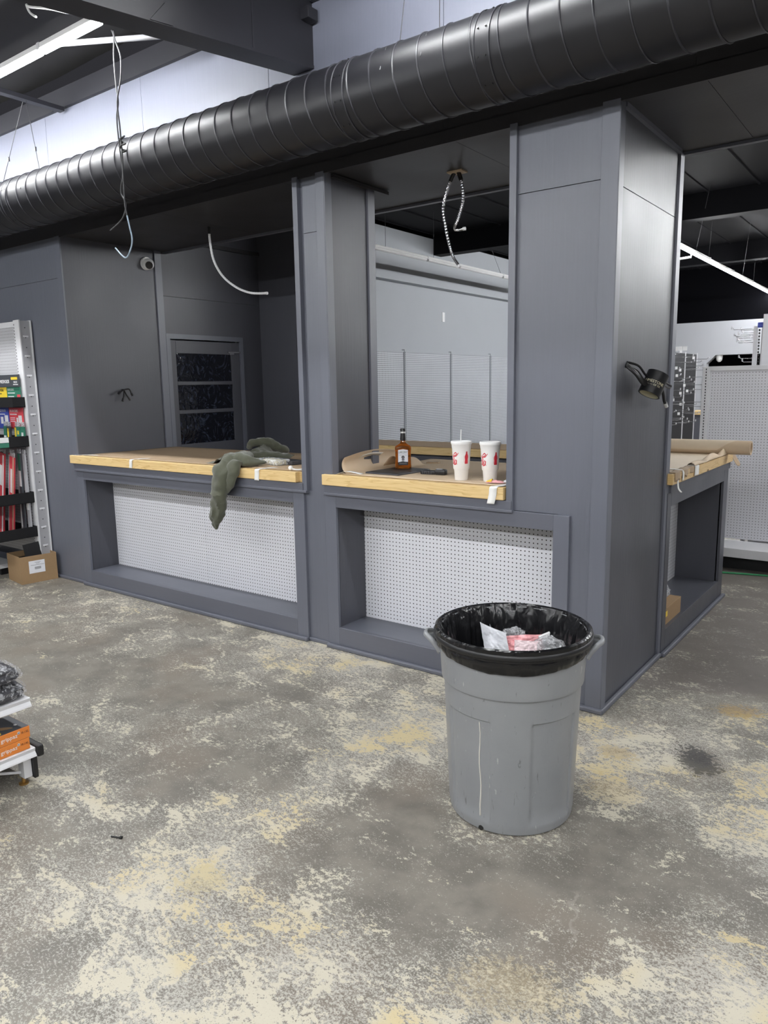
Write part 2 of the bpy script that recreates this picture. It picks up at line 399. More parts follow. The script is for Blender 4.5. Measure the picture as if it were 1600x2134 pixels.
def smoothpath(pts, per=8):
    P = [Vector(p) for p in pts]; out = []
    for i in range(len(P) - 1):
        p0, p1, p2, p3 = P[max(0, i - 1)], P[i], P[i + 1], P[min(len(P) - 1, i + 2)]
        for k in range(per):
            t = k / per
            out.append(.5 * ((2 * p1) + (-p0 + p2) * t + (2 * p0 - 5 * p1 + 4 * p2 - p3) * t * t + (-p0 + 3 * p1 - 3 * p2 + p3) * t ** 3))
    out.append(P[-1]); return out
def lathe(bm, prof, cx, cy, n=48, mi=0, cap_b=True, cap_t=False, fn=None):
    rings = []
    for (r, z) in prof:
        ring = []
        for k in range(n):
            a = 2 * PI * k / n
            rr, zz = (r, z) if fn is None else fn(r, z, a)
            ring.append(bm.verts.new((cx + rr * math.cos(a), cy + rr * math.sin(a), zz)))
        rings.append(ring)
    for i in range(len(rings) - 1):
        for k in range(n):
            f = bm.faces.new((rings[i][k], rings[i][(k + 1) % n], rings[i + 1][(k + 1) % n], rings[i + 1][k])); f.material_index = mi
    if cap_b: bm.faces.new(rings[0][::-1]).material_index = mi
    if cap_t: bm.faces.new(rings[-1]).material_index = mi
    return bm
def grid(bm, fn, nu, nv, mi=0):
    vs = [[bm.verts.new(fn(i / nu, j / nv)) for j in range(nv + 1)] for i in range(nu + 1)]
    for i in range(nu):
        for j in range(nv):
            bm.faces.new((vs[i][j], vs[i + 1][j], vs[i + 1][j + 1], vs[i][j + 1])).material_index = mi
    return bm
def solid(o, t, offset=1.0):
    md = o.modifiers.new('thickness', 'SOLIDIFY'); md.thickness = t; md.offset = offset
    return o
def poly(bm, pts, depth, mi=0):    # pts a flat closed outline (3-D), depth a vector
    a = [bm.verts.new(Vector(p)) for p in pts]; b = [bm.verts.new(Vector(p) + Vector(depth)) for p in pts]
    bm.faces.new(a).material_index = mi; bm.faces.new(b[::-1]).material_index = mi
    n = len(a)
    for i in range(n): bm.faces.new((a[i], b[i], b[(i + 1) % n], a[(i + 1) % n])).material_index = mi
    return bm
def basis(o, ex, ez):              # local x, local z (up); local y = ez x ex points away from the reader
    ex = Vector(ex).normalized(); ez = Vector(ez); ez = (ez - ex * ez.dot(ex)).normalized(); ey = ez.cross(ex)
    m = Matrix((ex, ey, ez)).transposed().to_4x4(); m.translation = Vector(o); return m
def text_bm(body, size, m, depth=.0004, sx=1.0, shear=0.0, align='CENTER'):
    # letters in local x (right) / z (up), facing local -y
    cu = bpy.data.curves.new('t', 'FONT'); cu.body = body; cu.size = size; cu.align_x = align; cu.align_y = 'CENTER'
    cu.extrude = depth; cu.shear = shear; cu.resolution_u = 2
    o = bpy.data.objects.new('t', cu); C.objects.link(o)
    dg = bpy.context.evaluated_depsgraph_get(); me = bpy.data.meshes.new_from_object(o.evaluated_get(dg))
    bm = bmesh.new(); bm.from_mesh(me)
    bpy.data.objects.remove(o); bpy.data.curves.remove(cu); bpy.data.meshes.remove(me)
    for v in bm.verts: v.co = m @ Vector((v.co.x * sx, -v.co.z, v.co.y))
    return bm
def rot_z(x, y, a):
    return Matrix.Translation((x, y, 0)) @ Matrix.Rotation(a, 4, 'Z') @ Matrix.Translation((-x, -y, 0))

# ================================================================== LIGHTS
def strip(name, label, a, b, axis, lit, group, segs, cables=(), power=1.0, ceil=3.9):
    """linear LED fixture hung on thin cables; a..b along the axis at height z"""
    z = a[2]
    t = thing(name, label, 'ceiling light', ((a[0] + b[0]) / 2, (a[1] + b[1]) / 2, z), group)
    L = (b[0] - a[0]) if axis == 'x' else (b[1] - a[1])
    for i in range(segs):
        f0, f1 = i / segs, (i + 1) / segs
        p0 = Vector(a).lerp(Vector(b), f0); p1 = Vector(a).lerp(Vector(b), f1)
        e = Vector((1, 0, 0)) if axis == 'x' else Vector((0, 1, 0))
        q0, q1 = p0 + e * .012, p1 - e * .012
        s = Vector((0, 1, 0)) if axis == 'x' else Vector((1, 0, 0))
        bm = BM()
        lo, hi = q0 - s * .028, q1 + s * .028
        box(bm, lo.x, lo.y, z, hi.x, hi.y, z + .03, bev=.004)
        obj('housing', bm, M['foam'], t)
        lo, hi = q0 - s * .024 + e * .01, q1 + s * .024 - e * .01
        bm = BM(); tube(bm, [q0 + e * .01 + Vector((0, 0, -.004)), q1 - e * .01 + Vector((0, 0, -.004))], .022, 12)
        obj('tube_cover', bm, (M['tube_near'] if power > 1.5 else M['tube']) if lit else M['foam'], t, True)
        lo, hi = p1 - e * .016 - s * .03, p1 + e * .016 + s * .03
        bm = BM(); box(bm, lo.x, lo.y, z - .006, hi.x, hi.y, z + .034, bev=.004)
        obj('joint_clip', bm, M['white_steel'], t)
    for (c, off) in cables:
        p = Vector(a).lerp(Vector(b), c)
        bm = BM(); tube(bm, [p + Vector((0, 0, .03)), p + Vector((off[0], off[1], ceil - z))], .0022, 5)
        obj('hanging_cable', bm, M['wire'], t)
    return t
G1 = 'linear LED fixtures under the front roof'
strip('led_strip_light', 'lit LED strip above the duct at top left', (-8.1, -.8, 3.65), (-2.60, -.8, 3.65), 'x', True, G1, 9, [(.3, (0, 0)), (.7, (0, 0)), (.98, (-.02, .05))], 2, 3.92)
strip('led_strip_light', 'lit LED strip over the duct right of the roof beam', (-1.12, -.8, 3.65), (-.10, -.8, 3.65), 'x', True, G1, 1, [(.2, (0, 0)), (.8, (0, 0))], 2, 3.92)
strip('led_strip_light', 'lit LED strip running off to the right above the aisle', (2.4, -.8, 3.65), (7.0, -.8, 3.65), 'x', True, G1, 2, [(.2, (0, 0)), (.8, (0, 0))], ceil=3.92)
strip('led_strip_light', 'long lit LED strip overhead behind the trash can', (-6.5, -3.85, 3.30), (5.5, -3.85, 3.30), 'x', True, G1, 5, [(.1, (0, 0)), (.5, (0, 0)), (.9, (0, 0))], ceil=3.64)
strip('led_strip_light', 'long lit LED strip farthest back in the store', (-6.5, -6.5, 3.19), (5.5, -6.5, 3.19), 'x', True, G1, 5, [(.1, (0, 0)), (.5, (0, 0)), (.9, (0, 0))], ceil=3.40)
G2 = 'linear LED fixtures in the rear aisles'
strip('led_strip_light', 'lit LED strip in the dark rear aisle right of the corner pillar', (-1.33, 5.75, 3.2), (-1.40, 13.0, 3.2), 'y', True, G2, 5, [(.11, (.35, -.9)), (.2, (.05, -.1)), (.5, (.35, -1.4)), (.62, (.05, -.2))], 1.0, 3.785)
strip('led_strip_light', 'unlit white strip light in front of the pale grey wall', (-4.04, 2.6, 3.2), (-4.04, 8.6, 3.2), 'y', False, G2, 3, [(.19, (0, 0)), (.36, (0, 0)), (.66, (-.1, -.3))], 0, 3.785)
strip('led_strip_light', 'lit LED strip along the wide aisle out to the right', (1.3, 2.2, 3.2), (1.3, 12.0, 3.2), 'y', True, G2, 4, [(.2, (0, 0)), (.8, (0, 0))], 1.0, 3.785)
strip('led_strip_light', 'lit LED strip along the far right side wall', (3.95, 2.2, 3.2), (3.95, 12.0, 3.2), 'y', True, G2, 4, [(.2, (0, 0)), (.8, (0, 0))], .8, 3.785)

# ================================================================== SHELL
def struct(name, bm, m, parent=None, smooth=False):
    o = obj(name, bm, m, parent, smooth)
    if parent is None: o['kind'] = 'structure'
    return o
bm = BM(); grid(bm, lambda u, v: Vector((-9 + 17 * u, -11 + 26 * v, 0)), 2, 2); struct('floor', bm, M['floor'])
struct('wall_left', B(-9.1, -11, 0, -9.0, 15, 4.2), M['store_wall'])
struct('wall_right', B(8.0, -11, 0, 8.1, 15, 4.2), M['store_wall'])
struct('wall_behind', B(-9, -11.1, 0, 8, -11.0, 4.2), M['store_wall'])
struct('wall_far', B(-9, 15.0, 0, 8, 15.1, 4.2), M['dark_void'])
# front ceiling: sagging insulation that falls towards the viewer
def cz(x, y): return 4.02 + .09 * y - .06 * math.sin(PI * (((-y) % 1.5) / 1.5)) + .012 * math.sin(x * 3.1 + y)
bm = BM(); grid(bm, lambda u, v: Vector((-9 + 17 * u, -11 + 11 * v, cz(-9 + 17 * u, -11 + 11 * v))), 40, 88); struct('ceiling', bm, M['insulation'], smooth=True)
o = struct('ceiling_rear', B(-9, 0, 3.78, 8, 15, 3.82), M['black_ceiling'])
for k in range(24):
    x = -4.8 + .53 * k
    obj('panel_rib', B(x, 1.0, 3.765, x + .02, 15, 3.78), M['black_ceiling'], o)
# upper part of the front wall above the soffit (plywood panels)
up = thing('wall_front_upper', loc=(-1, .02, 2.88), kind='structure')
jx = [-9.0 + .0, -7.04, -5.82, -4.60, -3.37, -2.14, -.91, .32, 1.54, 2.76, 3.98, 5.2, 6.6, 8.0]
for i in range(len(jx) - 1):
    obj('panel', B(jx[i] + .0015, 0, 3.0, jx[i + 1] - .0015, .02, 3.777), M['ply_up'], up)
    obj('fascia_board', B(jx[i] + .0005, -.004, 2.88, jx[i + 1] - .0005, .02, 2.999), M['soffit'], up)  # real board, coloured darker to stand in for the duct's shadow
struct('trim_1', B(-9, -.03, 3.777, -1.94, .03, 3.915), M['steel_dark'])
struct('trim_2', B(-1.77, -.03, 3.777, 8, .03, 3.915), M['steel_dark'])
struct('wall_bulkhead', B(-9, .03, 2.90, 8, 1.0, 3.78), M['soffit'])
sf = thing('ceiling_soffit', loc=(-1, .5, 2.88), kind='structure')
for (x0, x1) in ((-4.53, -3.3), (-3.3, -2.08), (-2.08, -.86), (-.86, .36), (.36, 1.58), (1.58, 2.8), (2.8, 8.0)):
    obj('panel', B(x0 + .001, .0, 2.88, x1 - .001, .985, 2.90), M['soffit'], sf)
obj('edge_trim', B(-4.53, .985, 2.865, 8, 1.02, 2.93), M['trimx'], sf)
obj('edge_trim', B(-4.53, -.012, 2.868, 8, .0, 2.93), M['soffit'], sf)
# roof beam across the front
bm = BM()
def bz(y): return 3.443 + .122 * y
x0, x1 = -1.93, -1.78
pts = [(0, bz(0)), (-9, bz(-9) + .25)]
poly(bm, [(x1 - .0, 0, bz(0)), (x1, -7, bz(-7)), (x1, -7, 4.4), (x1, 0, 4.4)], (x0 - x1, 0, 0))
be = struct('ceiling_beam', bm, M['steel_dark'])
bm = BM(); poly(bm, [(x0 - .004, -.001, bz(0) - .004), (x0 - .004, -7, bz(-7) - .004), (x0 - .004, -7, bz(-7) + .012), (x0 - .004, -.001, bz(0) + .012)], (x1 - x0 + .008, 0, 0)); obj('bottom_flange', bm, M['steel_dark'], be)
bm = BM(); poly(bm, [(x1, -1.12, bz(-1.12)), (x1, -.99, bz(-.99)), (x1, -.99, bz(-.99) + .10), (x1, -1.03, bz(-1.03) + .09)], (.008, 0, 0)); obj('gusset_plate', bm, M['steel_dark'], be)
obj('end_bracket', B(x1, -.10, 3.66, x1 + .06, -.02, 3.72, bev=.004), M['steel_dark'], be)
bm = BM(); poly(bm, [(x1, -.475, bz(-.47)), (x1, -.467, bz(-.467)), (x1, -.467, 4.2), (x1, -.475, 4.2)], (.003, 0, 0)); obj('weld_seam', bm, M['seam'], be)
# purlin strut at left
bm = BM(); box(bm, -4.33, -1.6, 3.745, -4.27, -.03, 3.775); struct('trim_3', bm, M['steel_dark'])
# rear beams
struct('ceiling_rear_beam', B(-4.9, 5.95, 3.50, 8, 6.15, 3.78), M['black_ceiling'])
struct('ceiling_rear_beam', B(-4.9, 9.6, 3.50, 8, 9.8, 3.78), M['black_ceiling'])
# grey wall at the back left
struct('wall_left_rear', B(-5.1, 2.2, 0, -4.95, 15, 3.06), M['grey_wall'])
struct('wall_left_rear_upper', B(-5.1, 2.2, 3.06, -4.81, 15, 3.72), M['grey_wall'])
o = struct('trim_4', B(-4.95, 6.40, 2.60, -4.942, 6.47, 2.74), M['white_plastic'])
# front wall left of the kiosk
lw = thing('wall_front', loc=(-6, .02, 0), kind='structure')
for (a, b2) in ((-9.0, -7.0), (-7.0, -5.78), (-5.78, -4.56)):
    obj('panel', B(a + .001, 0, .0, b2 - .001, .02, 2.56), M['ply'], lw); obj('panel', B(a + .001, 0, 2.563, b2 - .001, .02, 2.88), M['ply'], lw)
obj('core', B(-9.0, .02, 0, -4.56, .12, 2.88), M['ply'], lw)
obj('corner_trim', B(-4.60, -.012, 1.0, -4.53, 0, 2.88), M['trim'], lw)
# left wall of the kiosk with the door
kw = thing('wall_kiosk_left', loc=(-4.6, 1, 0), kind='structure')
obj('panel', B(-4.6, 0, 1.0, -4.53, .885, 2.88), M['satin'], kw)
obj('corner_trim', B(-4.6, .885, 0, -4.515, .955, 2.88), M['trim'], kw)
obj('panel', B(-4.6, .955, 2.497, -4.53, 2.17, 3.78), M['satin'], kw)
obj('panel', B(-4.6, .955, 2.16, -4.53, 2.17, 2.494), M['satin'], kw)
obj('panel', B(-4.6, 1.90, 0, -4.53, 2.17, 2.16), M['satin'], kw)
obj('top_band', B(-4.53, 1.02, 2.985, -4.50, 2.17, 3.02), M['soffit'], kw)
struct('wall_kiosk_rear', B(-4.6, 2.17, 0, -3.45, 2.27, 3.78), M['satin'])
dr = thing('door_1', loc=(-4.55, 1.42, 0), kind='structure')
for (y0, y1, z0, z1) in ((.955, 1.0, 0, 2.16), (1.86, 1.90, 0, 2.16), (1.0, 1.86, 2.115, 2.16)):
    obj('door_casing', B(-4.57, y0, z0, -4.512, y1, z1), M['trim'], dr)
lf = obj('door_leaf', B(-4.56, 1.004, .01, -4.552, 1.856, 2.105), M['satin'], dr)
for (y0, y1, z0, z1) in ((1.004, 1.068, .01, 2.105), (1.752, 1.856, .01, 2.105), (1.068, 1.752, 1.985, 2.105), (1.068, 1.752, .01, 1.13), (1.068, 1.752, 1.69, 1.725), (1.068, 1.752, 1.42, 1.455)):
    obj('door_rail', B(-4.552, y0, z0, -4.53, y1, z1, bev=.003), M['satin'], lf)
for (z0, z1) in ((1.725, 1.985), (1.455, 1.69), (1.13, 1.42)):
    obj('pane', B(-4.551, 1.068, z0, -4.545, 1.752, z1), M['pane'], lf)
cl = obj('door_latch', B(-4.53, 1.70, 2.0, -4.512, 1.86, 2.018, bev=.003), M['chrome'], dr)
obj('latch_bolt', B(-4.53, 1.72, 1.985, -4.518, 1.78, 2.0), M['chrome'], cl)

# pillars
cp = thing('wall_corner_pillar', loc=(-.25, .45, 0), kind='structure')
obj('core', B(-.476, .012, 1.0, -.012, .94, 2.88), M['ply'], cp)
obj('core', B(-.24, .012, 0, -.012, .94, 1.0), M['ply'], cp)
obj('panel', B(-.488, 0, 1.0, -.07, .012, 2.556), M['ply'], cp)
obj('panel', B(-.488, 0, 2.560, -.07, .012, 2.88), M['ply'], cp)
obj('panel', B(-.24, 0, 0, -.07, .012, 1.0), M['ply'], cp)
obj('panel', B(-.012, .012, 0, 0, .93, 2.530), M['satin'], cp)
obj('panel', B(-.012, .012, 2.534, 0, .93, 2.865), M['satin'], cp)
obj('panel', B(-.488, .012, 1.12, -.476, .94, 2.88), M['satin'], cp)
obj('corner_trim', B(-.07, -.014, 0, .012, .004, 2.88, bev=.002), M['trim'], cp)
obj('corner_trim', B(-.002, -.012, 0, .014, .05, 2.88, bev=.002), M['trim'], cp)
obj('corner_trim', B(-.05, .93, 0, .014, 1.0, 2.87, bev=.002), M['trim'], cp)
obj('opening_trim', B(-.524, -.022, .985, -.486, .10, 2.88, bev=.002), M['trim'], cp)
obj('top_molding', B(0, .05, 2.86, .02, .93, 2.88), M['trim'], cp)
obj('toe_molding', B(-.19, -.028, 0, .028, 0, .028, bev=.008), M['trimx'], cp)
obj('toe_molding', B(.0, -.02, 0, .028, .96, .028, bev=.008), M['trimx'], cp)
mp = thing('wall_middle_pillar', loc=(-1.85, .25, 0), kind='structure')
obj('core', B(-1.955, .012, 0, -1.736, .45, 2.88), M['ply'], mp)
obj('panel', B(-1.90, 0, 1.0, -1.775, .012, 2.556), M['ply'], mp)
obj('panel', B(-1.90, 0, 2.56, -1.775, .012, 2.88), M['ply'], mp)
obj('panel', B(-1.97, 0, 0, -1.76, .012, 1.0), M['ply'], mp)
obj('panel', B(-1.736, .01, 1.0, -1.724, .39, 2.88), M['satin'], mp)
obj('corner_trim', B(-1.785, -.014, 1.0, -1.722, .006, 2.88, bev=.002), M['trim'], mp)
obj('corner_trim', B(-1.736, -.012, 1.0, -1.716, .05, 2.88, bev=.002), M['trim'], mp)
obj('corner_trim', B(-1.75, .39, 1.0, -1.71, .46, 2.86, bev=.002), M['trim'], mp)
obj('opening_trim', B(-1.964, -.022, .985, -1.925, .08, 2.88, bev=.002), M['trim'], mp)
obj('top_strip', B(-1.74, .05, 2.855, -1.70, .60, 2.875), M['soffit'], mp)
obj('toe_molding', B(-1.98, -.016, 0, -1.76, 0, .025, bev=.006), M['trimx'], mp)
struct('baseboard_left', B(-9, -.022, 0, -4.56, 0, .026, bev=.007), M['trimx'])

# display niches with white pegboard
def niche_front(label, xo0, xo1, xi0, xi1, joints, zi0, zi1, ztop, depth, off):
    t = thing('display_niche', label, 'display niche', ((xo0 + xo1) / 2, .1, 0), 'pegboard display niches in the kiosk front')
    y0 = -.02
    obj('frame_board', B(xo0, y0, .0, xi0, 0.005, ztop, bev=.002), M['trim'], t)
    obj('frame_board', B(xi1, y0, .0, xo1, 0.005, ztop, bev=.002), M['trim'], t)
    obj('frame_board', B(xi0, y0, zi1, xi1, .005, ztop, bev=.002), M['trimx'], t)
    obj('frame_board', B(xi0, y0, .0, xi1, .005, zi0, bev=.002), M['trimx'], t)
    obj('shelf', B(xi0 - .02, 0, zi0 - .015, xi1 + .02, depth + .02, zi0), M['trimx'], t)
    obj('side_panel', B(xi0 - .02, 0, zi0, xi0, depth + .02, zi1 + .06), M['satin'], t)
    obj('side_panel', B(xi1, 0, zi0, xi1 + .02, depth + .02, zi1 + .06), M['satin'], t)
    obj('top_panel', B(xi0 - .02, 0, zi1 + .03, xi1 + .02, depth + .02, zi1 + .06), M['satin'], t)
    xs = [xi0] + joints + [xi1]
    for i in range(len(xs) - 1):
        obj('pegboard', B(xs[i] + .0008, depth, zi0, xs[i + 1] - .0008, depth + .006, zi1 + .03), M['peg_n'], t)
    obj('toe_molding', B(xo0 - .005, -.046, 0, xo1 + .005, y0, .028, bev=.008), M['trimx'], t)
    return t
niche_front('wide recessed niche with white pegboard under the left counter', -4.55, -1.955, -4.455, -2.05, [-3.26, -2.13], .137, .918, 1.0, .25, 0)
niche_front('narrower pegboard niche behind the grey trash can', -1.775, -.174, -1.690, -.259, [], .142, .915, .998, .26, 0)
# the same on the right-hand side of the kiosk
t = thing('display_niche', 'dark display niche on the kiosk side past the corner pillar', 'display niche', (0, 1.75, 0), 'pegboard display niches in the kiosk front')
D = .30
obj('frame_board', B(-.01, .975, 0, .018, 1.05, 1.0, bev=.002), M['satin'], t)
obj('frame_board', B(-.01, 2.40, 0, .018, 2.53, 1.0, bev=.002), M['satin'], t)
obj('frame_board', B(-.01, 1.05, .915, .018, 2.40, 1.0, bev=.002), M['satin'], t)
obj('frame_board', B(-.01, 1.05, 0, .018, 2.40, .15, bev=.002), M['satin'], t)
obj('shelf', B(-D, 1.03, .13, 0, 2.42, .145), M['satin'], t)
obj('side_panel', B(-D, 1.03, .145, 0, 1.05, .96), M['satin'], t)
obj('side_panel', B(-D, 2.40, .145, 0, 2.42, .96), M['satin'], t)
obj('top_panel', B(-D, 1.03, .945, 0, 2.42, .96), M['satin'], t)
obj('pegboard', B(-D - .006, 1.05, .145, -D, 2.40, .945), M['peg_y'], t)
obj('toe_molding', B(.018, .96, 0, .046, 2.55, .026, bev=.008), M['trimx'], t)

# counters
def pine_edge(name, t, x0, y0, x1, y1, axis):
    bm = BM(); box(bm, x0, y0, 1.052, x1, y1, 1.118, bev=.003)
    for f in bm.faces:
        n = f.normal
        ax = abs(n.x) if axis == 'x' else abs(n.y)
        f.material_index = 1 if ax > .9 else 0
    bmesh.ops.recalc_face_normals(bm, faces=bm.faces[:])
    return obj(name, bm, [M['pine_x' if axis == 'x' else 'pine_y'], M['pine_end']], t)
def pine_edge2(name, t, x0, y0, x1, y1, axis):
    bm = B(x0, y0, 1.052, x1, y1, 1.118, bev=.003); bm.normal_update()
    for f in bm.faces: f.material_index = 1 if (abs(f.normal.x) if axis == 'x' else abs(f.normal.y)) > .9 else 0
    return obj(name, bm, [M['pine_x' if axis == 'x' else 'pine_y'], M['pine_end']], t)
t = thing('counter', 'long pine-edged counter at the left with the olive jacket on it', 'counter', (-3.3, .45, 1.05), 'pine-edged kiosk counters')
pine_edge2('edge_board', t, -4.605, -.040, -2.003, .0, 'x')
obj('deck', B(-4.53, .0, 1.052, -1.97, .98, 1.116), M['pine_x'], t)
obj('support_rail', B(-4.56, -.028, 1.0, -1.955, .9, 1.05, bev=.002), M['trimx'], t)
obj('molding', B(-4.56, -.036, .988, -1.92, -.02, 1.004, bev=.003), M['trimx'], t)
t = thing('counter', 'shorter pine-edged counter holding the bottle and two white cups', 'counter', (-1.15, .45, 1.05), 'pine-edged kiosk counters')
pine_edge2('edge_board', t, -1.782, -.040, -.530, .0, 'x')
obj('deck', B(-1.72, .0, 1.052, -.49, 1.08, 1.116), M['pine_x'], t)
obj('support_rail', B(-1.775, -.028, 1.0, -.49, .9, 1.05, bev=.002), M['trimx'], t)
obj('molding', B(-1.775, -.036, .988, -.482, -.02, 1.004, bev=.003), M['trimx'], t)
t = thing('counter', 'side counter past the corner pillar, covered by brown paper', 'counter', (-.3, 1.75, 1.05), 'pine-edged kiosk counters')
pine_edge2('edge_board', t, .0, .962, .045, 2.52, 'y')
obj('deck', B(-.65, 1.0, 1.052, .0, 2.6, 1.116), M['pine_y'], t)
obj('support_rail', B(-.6, 1.0, 1.0, .028, 2.53, 1.05), M['satin'], t)
t = thing('counter', 'rear counter across the inside of the kiosk', 'counter', (-2, 2.25, 1.05), 'pine-edged kiosk counters')
pine_edge2('edge_board', t, -3.44, 1.94, -.66, 1.98, 'x')
obj('deck', B(-3.44, 1.98, 1.052, -.66, 2.52, 1.116), M['pine_x'], t)
obj('front_panel', B(-3.44, 2.0, 0, -.66, 2.05, .975), M['satin'], t)
obj('support_rail', B(-3.44, 1.99, .985, -.66, 2.05, 1.05), M['satin'], t)
obj('rear_panel', B(-3.44, 2.44, 0, -.66, 2.48, 1.05), M['satin'], t)

# ================================================================== DUCT
DY, DZ, DR = -.35, 3.045, .178
t = thing('air_duct', 'big round black spiral duct hung along the kiosk front', 'air duct', (-1, DY, DZ - DR))
def ring_pts(x, r, n=64): return [(x, DY + r * math.cos(2 * PI * k / n), DZ + r * math.sin(2 * PI * k / n)) for k in range(n + 1)]
def duct_section(x0, x1):
    bm = BM(); n = 72; m = max(2, int((x1 - x0) / .06))
    def f(u, v):
        x = x0 + (x1 - x0) * u; a = 2 * PI * v
        r = DR + .0012 * mnoise.noise(Vector((x * 3, math.cos(a) * 1.5, math.sin(a) * 1.5)))
        return Vector((x, DY + r * math.cos(a), DZ + r * math.sin(a)))
    grid(bm, f, m, n); bmesh.ops.remove_doubles(bm, verts=bm.verts[:], dist=1e-5)
    return obj('duct_section', bm, M['duct'], t, True)
cuts = [-9.0, -7.4, -4.35, -1.18, -.40, 2.7, 5.7, 8.0]
for i in range(len(cuts) - 1): duct_section(cuts[i], cuts[i + 1])
PIT = .1325
bm = BM(); pts = []
for k in range(int(17 / PIT * 40)):
    a = 2 * PI * k / 40; x = -9 + PIT * k / 40
    pts.append((x, DY + (DR + .001) * math.cos(a), DZ + (DR + .001) * math.sin(a)))
tube(bm, pts, .0042, 5); obj('spiral_seam', bm, M['seam'], t, True)
for x in cuts[1:-1]:
    for dx in (-.035, .035):
        bm = BM(); tube(bm, ring_pts(x + dx, DR + .002), .004, 6, cap=False); c = obj('coupling_bead', bm, M['seam'], t, True)
    bm = BM()
    grid(bm, lambda u, v: Vector((x - .035 + .07 * u, DY + (DR + .002) * math.cos(2 * PI * v), DZ + (DR + .002) * math.sin(2 * PI * v))), 2, 64)
    cb = obj('coupling_band', bm, M['duct'], t, True)
    bm = BM()
    for k in range(10):
        a = 2 * PI * k / 10 + .3
        for dx in (-.018, .018):
            p = Vector((x + dx, DY + (DR + .003) * math.cos(a), DZ + (DR + .003) * math.sin(a)))
            d = Vector((0, math.cos(a), math.sin(a)))
            tube(bm, [p, p + d * .004], .004, 6)
    s = obj('screws', bm, M['black_plastic'], cb); s['kind'] = 'stuff'
def hanger(label, x0, x1, y1, z1, g='thin steel duct hanger wires', knot=False):
    t = thing('hanger_wire', label, 'wire', (x1, y1, z1), g)
    bm = BM(); tube(bm, [(x1, y1, z1), (x0, DY - .02, DZ + DR)], .0022, 5); obj('wire', bm, M['wire'], t)
    bm = BM(); tube(bm, [(x0, DY - .02, DZ + DR), (x0, DY - DR * .72, DZ + DR * .72), (x0, DY - DR - .002, DZ + .02)], .0022, 5); obj('lower_loop', bm, M['wire'], t)
    p = Vector((x1, y1, z1)).lerp(Vector((x0, DY - .02, DZ + DR)), .7)
    obj('crimp', B(p.x - .005, p.y - .005, p.z - .015, p.x + .005, p.y + .005, p.z + .015), M['black_plastic'], t)
hanger('vertical duct hanger wire at the far left', -4.63, -4.33, -.32, 3.75)
hanger('slanted duct hanger wire second from the left', -4.10, -4.29, -.32, 3.75)
hanger('duct hanger wire at top centre, left one of two', -.92, -.86, -.30, 3.93)
hanger('duct hanger wire at top centre, right one of two', -.70, -.74, -.30, 3.93)

# ================================================================== OVERHEAD CONDUIT AND CABLES
bm = BM(); tube(bm, [(-3.17, -.77, 3.68), (-2.58, -.43, 3.68), (-2.53, -.40, 3.70), (-2.50, -.39, 3.80)], .016, 10)
tag(obj('conduit', bm, M['grey_steel'], None, True), 'white conduit pipe from the lit strip towards the roof beam', 'pipe')
bm = BM(); tube(bm, smoothpath([(-2.6, -.95, 3.619), (-2.709, -.95, 3.661), (-2.867, -.95, 3.723), (-3.048, -.95, 3.784), (-3.081, -.95, 3.804), (-3.053, -.95, 3.756), (-2.993, -.95, 3.717)]), .0065, 6)
bm2 = bm; tag(obj('power_lead', bm2, M['white_plastic'], None, True), 'short white cord dangling from the dark ceiling at top left', 'cord')
cxs = [[(-2.775, 3.70), (-2.758, 3.658), (-2.772, 3.555), (-2.769, 3.4), (-2.761, 3.315), (-2.785, 3.234), (-2.782, 3.115), (-2.772, 3.006), (-2.764, 2.919), (-2.796, 2.822), (-2.757, 2.748), (-2.8, 2.672), (-2.931, 2.62)],
       [(-2.75, 3.69), (-2.738, 3.635), (-2.699, 3.537), (-2.713, 3.425), (-2.761, 3.315), (-2.754, 3.183), (-2.752, 3.122), (-2.75, 3.029), (-2.754, 2.918), (-2.757, 2.748), (-2.729, 2.621), (-2.711, 2.537), (-2.743, 2.472), (-2.795, 2.444), (-2.885, 2.511)]]
for i, cx in enumerate(cxs):
    path = smoothpath([(x, -.62 - .006 * i, z) for x, z in cx], 6)
    bm = BM(); k = len(path)
    tube(bm, path, .0045, 6)
    for f in bm.faces: f.material_index = 1 if (i == 1 and f.calc_center_median().z < 2.69) else 0
    o = obj('electrical_cable', bm, [M['wire'], M['wire_lt']], None, True)
    tag(o, ['grey cable hung from the conduit, its end curling left', 'longer grey cable hung from the conduit, ending in a pale blue hook'][i], 'cable', 'loose cables hanging from the conduit')
bm = BM(); tube(bm, smoothpath([(-2.752 + .018 * math.sin(k * 1.9), -.615 + .014 * math.cos(k * 1.9), 3.13 - .012 * k) for k in range(9)]), .0055, 6)
tag(obj('cable_knot', bm, M['black_plastic'], None, True), 'small black tie knotted round the two hanging cables', 'tie')
